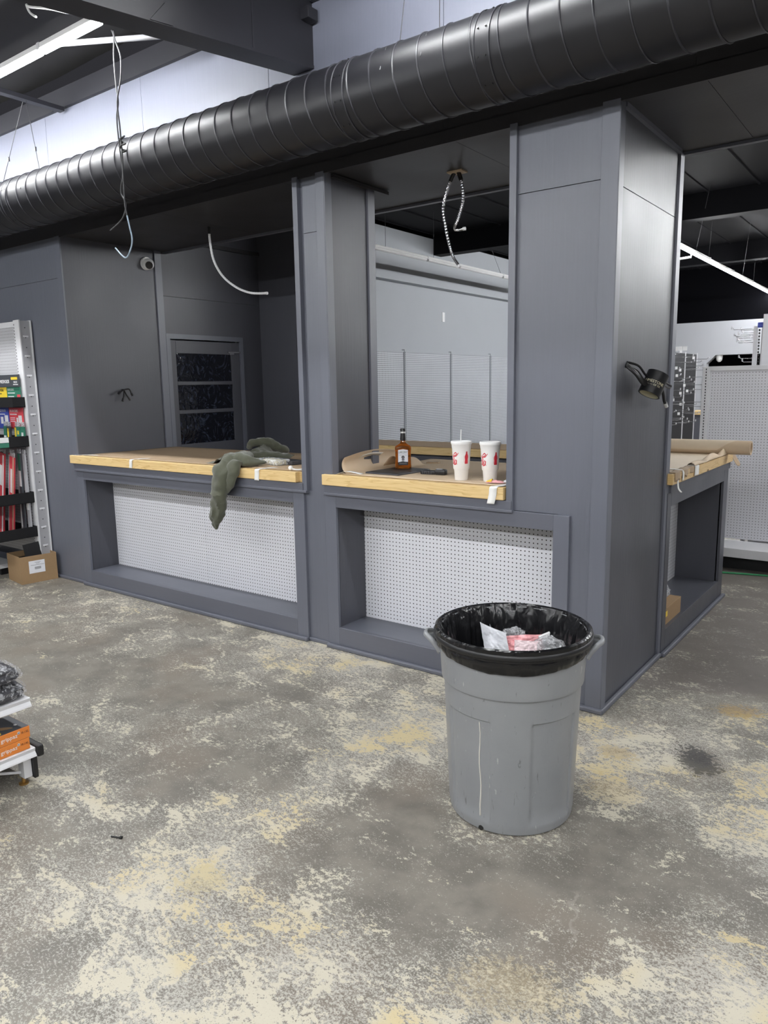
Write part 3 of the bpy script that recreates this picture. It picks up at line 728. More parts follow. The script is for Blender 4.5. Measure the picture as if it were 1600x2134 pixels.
# flexible conduits under the soffit
def flex(name, label, pts, r, g, plate=None, ribs=True, m='chrome'):
    t = thing(name, label, 'conduit', pts[0], g)
    path = smoothpath(pts, 14)
    rs = [r * (1 + (.10 if (k % 2) else -.06)) for k in range(len(path))] if ribs else r
    bm = BM(); tube(bm, path, rs, 10); obj('flexible_tube', bm, M[m], t, not ribs)
    bm = BM(); tube(bm, [pts[0], Vector(pts[0]) + (Vector(pts[1]) - Vector(pts[0])).normalized() * .05], r * 1.5, 10); obj('connector', bm, M['black_plastic'], t)
    bm = BM(); e = Vector(pts[-1]); d = (e - Vector(pts[-2])).normalized(); tube(bm, [e - d * .01, e + d * .006], r * 1.2, 10); obj('end_bushing', bm, M['white_steel'], t)
    return t
G3 = 'flexible metal conduits hanging from the soffit'
flex('flexible_conduit', 'longer ribbed metal conduit, left of the pair in the middle opening', [(-1.155, .505, 2.875), (-1.19, .505, 2.82), (-1.232, .505, 2.70), (-1.215, .505, 2.58), (-1.185, .505, 2.46), (-1.16, .505, 2.40), (-1.12, .505, 2.345)], .0085, G3)
flex('flexible_conduit', 'shorter ribbed metal conduit, hooked at its end, in the middle opening', [(-1.125, .505, 2.875), (-1.105, .505, 2.82), (-1.095, .505, 2.72), (-1.125, .505, 2.63), (-1.152, .505, 2.575), (-1.14, .505, 2.555), (-1.085, .505, 2.555)], .0085, G3)
tag(obj('ceiling_plate', B(-1.185, .47, 2.872, -1.085, .54, 2.88), M['kraft_pale']), 'little torn plate on the soffit where two conduits emerge', 'plate')
flex('flexible_conduit', 'single pale conduit curving down in the left opening', [(-3.37, .546, 2.875), (-3.372, .546, 2.78), (-3.34, .546, 2.63), (-3.25, .546, 2.505), (-3.11, .546, 2.41), (-2.95, .546, 2.352), (-2.78, .546, 2.335)], .0085, G3, ribs=True, m='white_steel')
# security camera
t = thing('security_camera', 'white dome security camera on the kiosk side wall', 'camera', (-4.53, .797, 2.72))
bm = BM(); tube(bm, [(-4.53, .797, 2.757), (-4.505, .797, 2.757)], .055, 24); obj('mount_base', bm, M['white_plastic'], t, False)
bm = BM(); bmesh.ops.create_uvsphere(bm, u_segments=24, v_segments=16, radius=.048); bmesh.ops.translate(bm, verts=bm.verts[:], vec=(-4.49, .80, 2.75)); obj('ball_housing', bm, M['white_plastic'], t, True)
d = Vector((.75, -.45, -.35)).normalized(); p = Vector((-4.49, .80, 2.75))
bm = BM(); tube(bm, [p + d * .025, p + d * .052], [.034, .030], 24); obj('lens', bm, M['black_plastic'], t)
# wires coming out of the left wall
t = thing('wire_bundle', 'tangled black wire ends poking from the kiosk side wall', 'wires', (-4.53, .46, 1.6))
for a, b2, c in (((.46, 1.655), (.435, 1.65), (.405, 1.635)), ((.46, 1.655), (.50, 1.66), (.515, 1.625)), ((.46, 1.65), (.44, 1.60), (.43, 1.58)), ((.46, 1.65), (.47, 1.61), (.485, 1.585))):
    bm = BM(); path = smoothpath([(-4.53, .46, 1.655), (-4.50, *a), (-4.48, *b2), (-4.475, *c)]); tube(bm, path, .006, 6); w_ = obj('wire', bm, M['black_plastic'], t, True)
    e = Vector((-4.475, *c)); bm = BM(); tube(bm, [e, e + (Vector((-4.475, *c)) - Vector((-4.48, *b2))).normalized() * .025], .009, 8); obj('plug', bm, M['black_plastic'], w_)
# foam can sleeve hung over a bundle on the corner pillar
t = thing('wire_bundle', 'bundle of black wires poking from the corner pillar', 'wires', (0, .22, 1.7))
random.seed(4)
for k in range(6):
    a = random.uniform(-.012, .012); b2 = random.uniform(-.03, .03)
    bm = BM(); tube(bm, smoothpath([(.0, .215 + a, 1.735 + a), (.04, .26 + b2, 1.71 + b2), (.06, .33 + b2, 1.66 + b2), (.08, .40 + a, 1.66 + b2 * .7), (.085, .44, 1.655 + a)]), .006, 6); obj('wire', bm, M['black_plastic'], t, True)
bm = BM(); tube(bm, smoothpath([(.08, .42, 1.665), (.075, .56, 1.655), (.07, .66, 1.64), (.07, .74, 1.625), (.075, .70, 1.615), (.08, .58, 1.63), (.08, .5, 1.65)]), .006, 6); obj('wire', bm, M['black_plastic'], t, True)
bm = BM(); tube(bm, smoothpath([(.075, .56, 1.62), (.07, .61, 1.58), (.065, .645, 1.55), (.065, .665, 1.535)]), .008, 8); o = obj('wire', bm, M['black_plastic'], t, True)
bm = BM(); tube(bm, [(.065, .665, 1.535), (.066, .69, 1.515)], .011, 8); obj('plug', bm, M['white_plastic'], o)
t = thing('can_sleeve', 'black foam can sleeve with tan lettering hung on the corner pillar wires', 'can sleeve', (.08, .42, 1.56))
ca = Vector((.100, .410, 1.688)); cb = Vector((.070, .365, 1.585)); ax = (cb - ca).normalized()
bm = BM()
n1, b1 = frame_of(ax)
prof = [(0, .0), (.036, .0), (.040, .004), (.041, 1.0), (.035, 1.0), (.034, .06), (0, .06)]
L = (cb - ca).length; rings = []
for (r, s) in prof:
    if r == 0: rings.append([bm.verts.new(ca + ax * (s if s > .0 and s < .1 else 0) * L)])
    else: rings.append([bm.verts.new(ca + ax * (s * L) + r * 1.35 * (math.cos(2 * PI * k / 32) * n1 + math.sin(2 * PI * k / 32) * b1)) for k in range(32)])
for i in range(len(rings) - 1):
    A_, B_ = rings[i], rings[i + 1]
    for k in range(32):
        if len(A_) == 1: f = bm.faces.new((A_[0], B_[k], B_[(k + 1) % 32]))
        elif len(B_) == 1: f = bm.faces.new((A_[k], A_[(k + 1) % 32], B_[0]))
        else: f = bm.faces.new((A_[k], A_[(k + 1) % 32], B_[(k + 1) % 32], B_[k]))
        f.material_index = 1 if i >= 4 else 0
obj('sleeve', bm, [M['black_plastic'], M['cream_foam']], t, True)
def on_sleeve(txt, s, size, sx=1.0):
    # wrap letters round the sleeve, facing the camera
    cam = Vector((1.251, -3.461, 1.65)); mid = ca + ax * (s * L)
    out = (cam - mid); out = (out - ax * out.dot(ax)).normalized(); rgt = (-ax).cross(out) * -1
    rgt = out.cross(ax); 
    bm = text_bm(txt, size, Matrix.Identity(4), .0003, sx)
    R_ = .0405 * 1.35 + .0006
    for v in bm.verts:
        a = v.co.x / R_
        v.co = mid + (out * math.cos(a) + rgt * math.sin(a)) * (R_ - v.co.y) - ax * v.co.z
    return bm
obj('lettering', on_sleeve('LIMESTONE', .52, .020), M['cream_foam'], t)
obj('lettering', on_sleeve('— — OF TX', .66, .013), M['cream_foam'], t)

# ================================================================== COUNTER GOODS
ZC = 1.1175
def sheet(name, label, x0, x1, y0, y1, cat='paper', curl=0.0, m='kraft', g=None):
    random.seed(len(label))
    bm = BM()
    def f(u, v):
        x = x0 + (x1 - x0) * u; y = y0 + (y1 - y0) * v
        z = ZC + .001 + .0018 * (mnoise.noise(Vector((x * 5, y * 5, 1.3))) + 1) * .5
        return Vector((x, y, z))
    grid(bm, f, 40, 20)
    o = obj(name, bm, M[m], None, True); solid(o, .0006)
    return tag(o, label, cat, g)
G4 = 'brown kraft paper laid on the counters'
sheet('kraft_paper', 'brown kraft paper covering the left counter', -4.50, -1.98, .012, .975, g=G4)
sheet('kraft_paper', 'brown kraft paper under the bottle and cups', -1.70, -.50, .02, 1.07, m='kraft_pale', g=G4)
sheet('kraft_paper', 'brown kraft paper on the rear counter inside the kiosk', -3.42, -.67, 1.955, 2.50, g=G4)
sheet('kraft_paper', 'pale kraft paper on the side counter beneath the roll', -.64, .03, 1.0, 2.55, m='kraft_light', g=G4)
# curled corner of paper beside the middle pillar
bm = BM()
def curl(u, v):
    y = .06 + .58 * v; a = u * 2.4
    r = .055 + .015 * math.sin(v * 3)
    return Vector((-1.655 - r * math.sin(a) * 1.0 + .0 * v, y + .02 * u, ZC + .002 + r * (1 - math.cos(a))))
grid(bm, curl, 16, 14); o = obj('kraft_curl', bm, M['kraft_pale'], None, True); solid(o, .0006)
tag(o, 'curled-up kraft paper corner beside the middle pillar', 'paper')
bm = BM()
grid(bm, lambda u, v: Vector((-1.66 + .16 * u, .44 + .24 * v + .03 * u, ZC + .004 + .075 * math.sin(PI * min(1, u * 1.1 + .05)) * (1 - .35 * v))), 12, 8)
o = obj('kraft_fold', bm, M['kraft_pale'], None, True); solid(o, .0006)
tag(o, 'pale folded paper standing up left of the bottle', 'paper')
def tape(label, pts, wdt, wdir):
    bm = BM(); P = smoothpath(pts, 5); wd = Vector(wdir).normalized() * wdt / 2
    vs = [(bm.verts.new(p - wd), bm.verts.new(p + wd)) for p in P]
    for i in range(len(vs) - 1): bm.faces.new((vs[i][0], vs[i][1], vs[i + 1][1], vs[i + 1][0]))
    o = obj('tape_strip', bm, M['tape'], None, True); solid(o, .0006)
    return tag(o, label, 'tape', 'white tape strips on the counters')
tape('white tape folded over the left counter edge near its left end', [(-3.70, .10, ZC + .004), (-3.72, .0, ZC + .004), (-3.735, -.042, ZC + .001), (-3.745, -.0425, 1.075), (-3.75, -.0425, 1.055)], .038, (1, 0, 0))
tape('white tape folded over the counter edge right of the jacket', [(-2.30, .09, ZC + .004), (-2.33, .0, ZC + .004), (-2.345, -.042, ZC + .001), (-2.35, -.0425, 1.09), (-2.355, -.043, 1.045)], .042, (1, 0, 0))
tape('white tape hanging over the right end of the cup counter', [(-.56, .09, ZC + .004), (-.575, .0, ZC + .004), (-.585, -.042, ZC + .001), (-.59, -.0425, 1.08), (-.60, -.046, 1.03)], .045, (1, 0, 0))
tape('white tape along the far left corner of the left counter', [(-4.56, -.02, ZC + .002), (-4.44, .02, ZC + .006), (-4.34, .06, ZC + .003)], .03, (0, 1, 0))
tape('white tape by the left end of the cup counter', [(-1.70, .03, ZC + .002), (-1.64, .05, ZC + .018), (-1.55, .07, ZC + .004)], .04, (0, 1, 0))
tape('white tape stuck on the curled kraft corner', [(-1.70, .25, ZC + .088), (-1.70, .36, ZC + .098), (-1.69, .46, ZC + .09)], .04, (.8, 0, .5))
tape('white tape hooked under the side counter front corner', [(.046, 1.06, 1.10), (.047, 1.06, 1.06), (.05, 1.07, 1.02), (.06, 1.10, .995)], .03, (0, 1, 0))
tape('white tape across the paper edge of the side counter', [(-.10, 1.18, ZC + .006), (.03, 1.16, ZC + .006), (.049, 1.16, 1.11), (.05, 1.16, 1.06)], .035, (0, 1, 0))
tape('white tape crumpled on the torn paper of the side counter', [(.0, 1.45, ZC + .006), (.045, 1.47, ZC + .004), (.05, 1.47, 1.10), (.052, 1.46, 1.06)], .10, (0, 1, 0))
# torn paper hanging over the side counter's edge
bm = BM(); random.seed(9)
def torn(u, v):
    y = .99 + .40 * u; e = .065 * (1 - .35 * u) * (.8 + .35 * mnoise.noise(Vector((u * 9, 3, 1))))
    if v < .5: return Vector((.0 + .047 * v * 2, y, ZC + .004 + .002 * math.sin(u * 20)))
    return Vector((.048 + .004 * math.sin(u * 14), y, ZC + .004 - (v - .5) * 2 * e))
grid(bm, torn, 30, 8); o = obj('torn_paper', bm, M['kraft'], None, True); solid(o, .0006); tag(o, 'torn kraft paper flap hanging over the side counter edge', 'paper')
bm = BM()
grid(bm, lambda u, v: Vector((.0 + .05 * v, 1.42 + .95 * u, ZC + .006 + (.02 + .03 * u) * math.sin(PI * v) * abs(math.sin(u * 7 + 1)) )), 40, 8); o = obj('torn_paper', bm, M['kraft_pale'], None, True); solid(o, .0006); tag(o, 'ragged pale torn paper edge running along the side counter to the roll', 'paper')
bm = BM()
grid(bm, lambda u, v: Vector((.02 + .05 * v + .02 * math.sin(u * 5), 2.52 + .12 * u, ZC - .005 - .085 * v - .012 * math.sin(u * 9))), 10, 8); o = obj('torn_paper', bm, M['kraft'], None, True); solid(o, .0006); tag(o, 'kraft paper scrap drooping at the rear end of the side counter', 'paper')
# kraft roll
t = thing('paper_roll', 'big kraft paper roll lying across the side counter', 'paper roll', (-.25, 2.33, ZC))
RZ = ZC + .053
bm = BM()
prof = []
n = 40; xr0, xr1 = -.64, .20
for (r, x) in ((.0505, xr0), (.0505, xr1)):
    prof.append([bm.verts.new((x, 2.33 + r * math.cos(2 * PI * k / n), RZ + r * math.sin(2 * PI * k / n))) for k in range(n)])
for k in range(n): bm.faces.new((prof[0][k], prof[0][(k + 1) % n], prof[1][(k + 1) % n], prof[1][k]))
ends = []
for (x, rg) in ((xr0, prof[0]), (xr1, prof[1])):
    inner = [bm.verts.new((x, 2.33 + .040 * math.cos(2 * PI * k / n), RZ + .040 * math.sin(2 * PI * k / n))) for k in range(n)]
    for k in range(n): bm.faces.new((rg[k], rg[(k + 1) % n], inner[(k + 1) % n], inner[k]))
    ends.append(inner)
for k in range(n): bm.faces.new((ends[0][k], ends[0][(k + 1) % n], ends[1][(k + 1) % n], ends[1][k]))
obj('wound_paper', bm, M['kraft_pale'], t, True)
bm = BM()
def flap(u, v):
    a = PI * (.62 - .95 * v); x = -.18 + .12 * (1 - v) + (.0 if u > .999 else 0) - .25 * (1 - u)
    return Vector((x, 2.33 - .0525 * math.cos(a - PI / 2 + .6) * 1.0, RZ + .0525 * math.sin(a - PI / 2 + .6)))
grid(bm, lambda u, v: Vector((-.5 + u * (.62 - .14 * v), 2.33 + .0515 * math.cos(PI * (.5 + .62 * v)), RZ + .0515 * math.sin(PI * (.5 + .62 * v)))), 12, 14)
o = obj('loose_flap', bm, M['kraft_light'], t, True)

# whiskey bottle
def bottle():
    bx, by, bz = -1.462, .385, ZC + .0145
    t = thing('whiskey_bottle', 'amber whiskey bottle with a black keyhole label on the black tablet', 'bottle', (bx, by, bz))
    R = rot_z(bx, by, math.radians(34))
    def section(z, w, d, n=24, p=5.0):
        out = []
        for k in range(n):
            a = 2 * PI * k / n; c, s = math.cos(a), math.sin(a)
            x = w * math.copysign(abs(c) ** (2 / p), c); y = d * math.copysign(abs(s) ** (2 / p), s)
            out.append(R @ Vector((bx + x, by + y, bz + z)))
        return out
    secs = [(0.0, .047, .031, 5), (.004, .052, .035, 5), (.012, .052, .035, 5), (.06, .049, .034, 5), (.10, .050, .035, 5), (.128, .052, .036, 5), (.138, .051, .035, 4), (.145, .044, .031, 3), (.152, .031, .025, 2.4), (.160, .019, .018, 2), (.168, .0155, .0155, 2), (.19, .0145, .0145, 2)]
    bm = BM(); rings = [[bm.verts.new(p) for p in section(z, w_, d_, 32, p_)] for (z, w_, d_, p_) in secs]
    for i in range(len(rings) - 1):
        for k in range(32): bm.faces.new((rings[i][k], rings[i][(k + 1) % 32], rings[i + 1][(k + 1) % 32], rings[i + 1][k]))
    bm.faces.new(rings[0][::-1]); bm.faces.new(rings[-1])
    obj('glass_body', bm, M['whisky'], t, True)
    bm = BM(); lathe(bm, [(.0155, bz + .176), (.0185, bz + .180), (.0165, bz + .205), (.0155, bz + .222)], bx, by, 24, cap_t=True); obj('neck_wrap', bm, M['black_plastic'], t, True)
    bm = BM(); lathe(bm, [(.0160, bz + .222), (.0162, bz + .232)], bx, by, 24, cap_t=True); obj('neck_band', bm, M['print_white'], t, True)
    bm = BM(); lathe(bm, [(.0172, bz + .232), (.0172, bz + .248), (.015, bz + .252)], bx, by, 24, cap_t=True); obj('cap', bm, M['black_plastic'], t, True)
    o3 = R @ Vector((bx, by, bz)); ex = R.to_3x3() @ Vector((1, 0, 0)); out = R.to_3x3() @ Vector((0, -1, 0))
    def at(x, z, d): return o3 + ex * x + out * d + Vector((0, 0, z))
    bm = BM(); poly(bm, [at(-.031, .022, .0352), at(.031, .022, .0352), at(.031, .118, .0372), at(.012, .121, .0372), at(0, .124, .0372), at(-.012, .121, .0372), at(-.031, .118, .0372)], out * .0008)
    lb = obj('label', bm, M['paper'], t)
    bm = BM(); poly(bm, [at(-.031, .022, .0361), at(.031, .022, .0361), at(.031, .043, .0366), at(.012, .044, .0366), at(0, .048, .0367), at(-.012, .045, .0366), at(-.031, .041, .0366)], out * .0006); obj('label_foot', bm, M['print_black'], lb)
    m = basis(at(0, .1035, .0379), ex, (0, 0, 1)); obj('lettering', text_bm('LARCENY', .021, m, .0003, .62), M['print_black'], lb)
    bm = BM(); box(bm, -.026, -.0004, -.0005, .026, 0, .0005, mat=basis(at(0, .086, .0379), ex, (0, 0, 1))); obj('rule', bm, M['print_black'], lb)
    # keyhole
    kp = [at(.0095 * math.cos(a), .073 + .0095 * math.sin(a), .0376) for a in [PI * (-.25 + 1.5 * k / 16) for k in range(17)]]
    kp += [at(-.0075, .051, .0374), at(.0075, .051, .0374)]
    bm = BM(); poly(bm, kp, out * .0005); obj('keyhole', bm, M['print_black'], lb)
    bm = BM(); poly(bm, [at(-.0012, .053, .0382), at(.0012, .053, .0382), at(.0012, .078, .0383), at(-.0012, .078, .0383)], out * .0003); obj('key', bm, M['paper'], lb)
    for z, wd in ((.036, .022), (.031, .026)):
        bm = BM(); box(bm, -wd, -.0004, -.0008, wd, 0, .0008, mat=basis(at(0, z, .0372), ex, (0, 0, 1))); obj('small_print', bm, M['print_grey'], lb)
bottle()
# tablet
t = thing('tablet_case', 'flat black tablet in a case under the whiskey bottle', 'tablet', (-1.42, .27, ZC))
tm = basis((-1.425, .265, ZC + .0015), (.995, -.04, 0), (0, 0, 1))
bm = BM(); box(bm, -.128, -.155, 0, .128, .175, .011, bev=.003, mat=tm); obj('case', bm, M['charcoal_case'], t)
bm = BM(); box(bm, -.122, -.149, .011, .122, .169, .0125, mat=tm); obj('screen', bm, M['black_plastic'], t)
# black tool (tape gun like box cutter)
t = thing('utility_knife', 'chunky black utility knife beside the tablet', 'knife', (-1.155, .27, ZC))
km = basis((-1.155, .268, ZC + .002), (.98, .12, 0), (0, 0, 1))
bm = BM(); box(bm, -.085, -.018, 0, .02, .018, .026, bev=.008, mat=km); obj('handle', bm, M['black_plastic'], t, True)
bm = BM(); box(bm, .012, -.024, 0, .082, .024, .034, bev=.01, mat=km); h = obj('head', bm, M['black_plastic'], t, True)
bm = BM(); box(bm, .02, -.012, .033, .06, .012, .037, bev=.001, mat=km); obj('slider', bm, M['grey_steel'], h)
bm = BM()
for k in range(5): box(bm, -.07 + k * .014, -.0188, .004, -.063 + k * .014, .0188, .022, mat=km)
g_ = obj('grip_ribs', bm, M['charcoal_case'], t)
tag(obj('paper_scrap', B(-1.56, .80, ZC + .002, -1.47, .85, ZC + .012, bev=.003, mat=rot_z(-1.5, .82, .3)), M['kraft']), 'scrap of torn kraft behind the bottle', 'scrap')
# cups
def cup(label, x, y, straw, yaw):
    t = thing('foam_cup', label, 'cup', (x, y, ZC + .002), 'white foam drink cups')
    z0 = ZC + .002
    prof = [(.034, 0), (.0365, .003), (.0405, .058), (.0425, .062), (.0455, .066), (.0500, .140), (.0525, .180), (.0540, .183), (.0560, .205), (.0578, .208)]
    bm = BM(); lathe(bm, [(r, z0 + z) for r, z in prof], x, y, 48, cap_t=False); obj('cup_body', bm, M['foam'], t, True)
    bm = BM(); lathe(bm, [(.0585, z0 + .203), (.0595, z0 + .207), (.0592, z0 + .217), (.0565, z0 + .220), (.053, z0 + .219), (.051, z0 + .213)], x, y, 48, cap_b=False, cap_t=True); lid = obj('lid', bm, M['foam'], t, True)
    def rad(z):
        for (r0, a), (r1, b2) in zip(prof, prof[1:]):
            if a <= z <= b2: return r0 + (r1 - r0) * (z - a) / (b2 - a)
        return prof[-1][0]
    out = Vector((1.251 - x, -3.461 - y, 0)).normalized(); base = math.atan2(out.y, out.x)
    def on(a, z, d=.0004):
        r = rad(z) + d; q = base + yaw + a
        return Vector((x + r * math.cos(q), y + r * math.sin(q), z0 + z))
    def ribbon(strokes, wd):
        bm = BM()
        for st in strokes:
            P = smoothpath([((a + 1.3) * 1.24 - 1.3, z, 0) for a, z in st], 6)
            prev = None
            for i, p in enumerate(P):
                q = P[min(i + 1, len(P) - 1)] - P[max(0, i - 1)]; d = Vector((q.x * .05, q.y)); d.normalize() if d.length else None
                w2 = wd * (.45 + .55 * abs(math.sin(PI * min(1, max(0, i / (len(P) - 1) * .9 + .05))))) / 2
                nx, nz = -d.y * w2 / .05, d.x * w2
                pr = (bm.verts.new(on(p.x + nx, p.y + nz)), bm.verts.new(on(p.x - nx, p.y - nz)))
                if prev: bm.faces.new((prev[0], prev[1], pr[1], pr[0]))
                prev = pr
        return bm
    # script lettering, running off round the left side ("Coca-Cola": the tail of C, the last letters)
    S = [[(-1.30, .146), (-1.10, .132), (-.98, .150), (-.80, .158), (-.72, .150), (-.86, .142), (-1.02, .138)],
         [(-1.02, .140), (-.86, .137), (-.70, .142), (-.52, .157)],
         [(-.98, .140), (-1.0, .120), (-1.04, .092), (-.98, .090), (-.92, .095)],
         [(-.74, .112), (-.84, .118), (-.93, .106), (-.90, .092), (-.80, .095), (-.72, .116), (-.74, .098), (-.68, .092)],
         [(-1.34, .112), (-1.24, .120), (-1.18, .104), (-1.28, .092), (-1.36, .10)], [(-1.14, .145), (-1.16, .110), (-1.12, .092)]]
    obj('script_logo', ribbon(S, .0052), M['red'], t)
    # bottle silhouette
    bm = BM(); prof2 = [(0, .095), (.0105, .0955), (.011, .104), (.0095, .118), (.0115, .130), (.0105, .140), (.006, .150), (.0042, .158), (.0045, .164), (0, .164)]
    rows_ = [[bm.verts.new(on(.61 + w_ / .05 * (k / 4 - 1), z, .0006)) for k in range(9)] for w_, z in [(max(w_, .0006), z) for w_, z in prof2]]
    for i in range(len(rows_) - 1):
        for k in range(8): bm.faces.new((rows_[i][k], rows_[i][k + 1], rows_[i + 1][k + 1], rows_[i + 1][k]))
    obj('bottle_emblem', bm, M['red'], t)
    bm = BM()
    for k in range(9):
        z = .103 + k * .0042
        vs = [bm.verts.new(on(.30 + da, z + dz)) for da, dz in ((-.015, 0), (.015, 0), (.015, .003), (-.015, .003))]; bm.faces.new(vs)
    o = obj('small_print', bm, M['red'], t); o['kind'] = 'stuff'
    if straw:
        bm = BM(); tube(bm, [(x - .006, y + .0, z0 + .10), (x - .002, y, z0 + .283)], .0032, 10); obj('straw', bm, M['white_plastic'], t, True)
cup('white foam cup with a straw, left of the two', -.885, .135, True, 0.0)
cup('white foam cup without a straw, by the candy wrapper', -.715, .158, False, .05)
# candy wrapper
t = thing('candy_wrapper', 'crumpled pink and yellow candy wrapper beside the right cup', 'wrapper', (-.63, .12, ZC))
wm = basis((-.622, .095, ZC + .004), (.97, .25, 0), (0, 0, 1))
bm = BM(); grid(bm, lambda u, v: wm @ Vector((-.075 + .105 * u, -.022 + .045 * v, .004 + .012 * math.sin(PI * v) * math.sin(PI * u) + .003 * mnoise.noise(Vector((u * 9, v * 9, 2))))), 16, 8); o = obj('printed_film', bm, M['pink'], t, True); solid(o, .0006)
bm = BM(); grid(bm, lambda u, v: wm @ Vector((-.07 + .03 * u, -.02 + .04 * v, .009 + .012 * math.sin(PI * v) * (u + .2))), 6, 6); o = obj('yellow_patch', bm, M['card_yellow'], t, True); solid(o, .0006)
bm = BM(); grid(bm, lambda u, v: wm @ Vector((.028 + .07 * u, -.03 + .05 * v, .005 + .014 * abs(math.sin(v * 5 + u * 2)))), 8, 8); o = obj('clear_end', bm, M['clear'], t, True); solid(o, .0006)

# ------------------------------------------------------------------ jacket
def jacket():
    t = thing('jacket', 'olive green fleece jacket slumped on the left counter, sleeve hanging down', 'jacket', (-2.8, .3, ZC))
    def wr(p, k=1.0):
        return k * (.012 * mnoise.noise(p * 9) + .016 * (.35 - abs(mnoise.noise(p * 15 + Vector((7, 2, 1))))) + .006 * mnoise.noise(p * 34 + Vector((3, 1, 5))))
    def cloth_tube(path, rads, sq, n=28, per=7, amp=1.0, seed=0.0):
        P = smoothpath(path, per); k = len(P); rr = []
        for i in range(k):
            s = i / (k - 1) * (len(rads) - 1); a = int(min(s, len(rads) - 2)); rr.append(rads[a] + (rads[a + 1] - rads[a]) * (s - a))
        bm = BM(); tube(bm, P, rr, n, squash=sq)
        for v in bm.verts:
            d = wr(v.co + Vector((seed, 0, 0)), amp)
            c = min(P, key=lambda q: (q - v.co).length_squared); nn = (v.co - c)
            if nn.length > 1e-5: v.co += nn.normalized() * d
        return bm
    # sleeve over the edge
    bm = cloth_tube([(-2.72, .22, 1.165), (-2.66, .10, 1.165), (-2.635, .0, 1.158), (-2.645, -.075, 1.10), (-2.66, -.092, 1.0), (-2.68, -.090, .90), (-2.72, -.085, .80), (-2.742, -.085, .735), (-2.742, -.085, .68)], [.05, .058, .064, .074, .070, .066, .060, .046, .016], .62, amp=1.5)
    sl = obj('sleeve', bm, M['olive'], t, True)
    bm = cloth_tube([(-2.56, .03, 1.150), (-2.555, -.045, 1.145), (-2.555, -.078, 1.085), (-2.58, -.085, 1.01), (-2.615, -.080, .95)], [.012, .05, .056, .044, .008], .5, amp=1.0, seed=4)
    obj('front_fold', bm, M['olive'], t, True)
    # shoulder lying on the edge
    bm = cloth_tube([(-2.84, .14, 1.150), (-2.74, .08, 1.165), (-2.62, .03, 1.165), (-2.52, .06, 1.155), (-2.44, .14, 1.145)], [.012, .055, .062, .055, .008], .62, amp=1.6, seed=2)
    obj('shoulder', bm, M['olive'], t, True)
    # body heaped on the counter
    bm = BM()
    cx, cy = -2.80, .42
    def heap(u, v):
        X = -3.16 + .86 * u; Y = .06 + .82 * v
        # ridge from the shoulder to the hood
        ax, ay, bx, by = -2.75, .10, -3.00, .72
        tt = max(0, min(1, ((X - ax) * (bx - ax) + (Y - ay) * (by - ay)) / ((bx - ax) ** 2 + (by - ay) ** 2)))
        d = math.hypot(X - ax - tt * (bx - ax), (Y - ay - tt * (by - ay)))
        wv = .16 + .07 * math.sin(tt * 4 + 1)
        edge = math.exp(-(d / wv) ** 2 * 1.4)
        h = edge * (.055 + .065 * tt ** 1.5) + .02 * edge * math.sin(9 * X + 14 * Y) + wr(Vector((X, Y, .4)), 2.2) * edge
        inside = edge > .30 + .12 * mnoise.noise(Vector((X * 8, Y * 8, 0)))
        return Vector((X, Y, ZC + .002 + max(0, h - .014) if inside else ZC - .006))
    grid(bm, heap, 60, 60)
    kill = [f for f in bm.faces if all(v.co.z < ZC for v in f.verts)]
    bmesh.ops.delete(bm, geom=kill, context='FACES')
    for v in bm.verts: v.co.z = max(v.co.z, ZC + .0025)
    obj('body', bm, M['olive'], t, True)
    bm = cloth_tube([(-3.12, .62, 1.17), (-3.06, .60, 1.215), (-2.98, .64, 1.225), (-2.93, .70, 1.20), (-2.90, .76, 1.165), (-2.98, .82, 1.15), (-3.07, .78, 1.18)], [.010, .045, .05, .05, .04, .036, .008], .75, amp=1.5, seed=7)
    obj('hood', bm, M['olive'], t, True)
    bm = cloth_tube([(-2.95, .20, 1.14), (-2.84, .26, 1.16), (-2.72, .36, 1.155), (-2.62, .46, 1.15), (-2.60, .58, 1.15)], [.012, .035, .042, .036, .006], .7, amp=1.4, seed=11)
    obj('second_sleeve', bm, M['olive'], t, True)
jacket()
# clear clamshell with fasteners
t = thing('blister_pack', 'clear plastic pack of pale fittings right of the jacket', 'blister pack', (-2.50, .24, ZC))
pm = basis((-2.47, .235, ZC + .003), (.97, -.22, 0), (0, 0, 1))
bm = BM(); box(bm, -.13, -.06, 0, .13, .06, .042, bev=.012, mat=pm); obj('clamshell', bm, M['clear'], t)
random.seed(3)
for k in range(6):
    bm = BM(); box(bm, -.105 + k * .036, -.04, .003, -.075 + k * .036, .042, .03 + .008 * (k % 2), bev=.006, mat=pm); obj('fitting', bm, M['cream_foam'], t, True)
bm = BM(); box(bm, -.15, .05, 0, .16, .14, .03, bev=.004, mat=pm); obj('backing_bag', bm, M['charcoal_case'], t)
t = thing('plastic_clip', 'small white plastic clip near the right end of the left counter', 'clip', (-2.06, .05, ZC))
bm = BM(); bmesh.ops.create_uvsphere(bm, u_segments=14, v_segments=10, radius=.016); bmesh.ops.translate(bm, verts=bm.verts[:], vec=(-2.10, .02, ZC + .017)); obj('bulb', bm, M['white_plastic'], t, True)
bm = BM(); tube(bm, smoothpath([(-2.09, .02, ZC + .012), (-2.05, .03, ZC + .008), (-2.01, .06, ZC + .012)]), .005, 6); obj('strap', bm, M['white_plastic'], t, True)

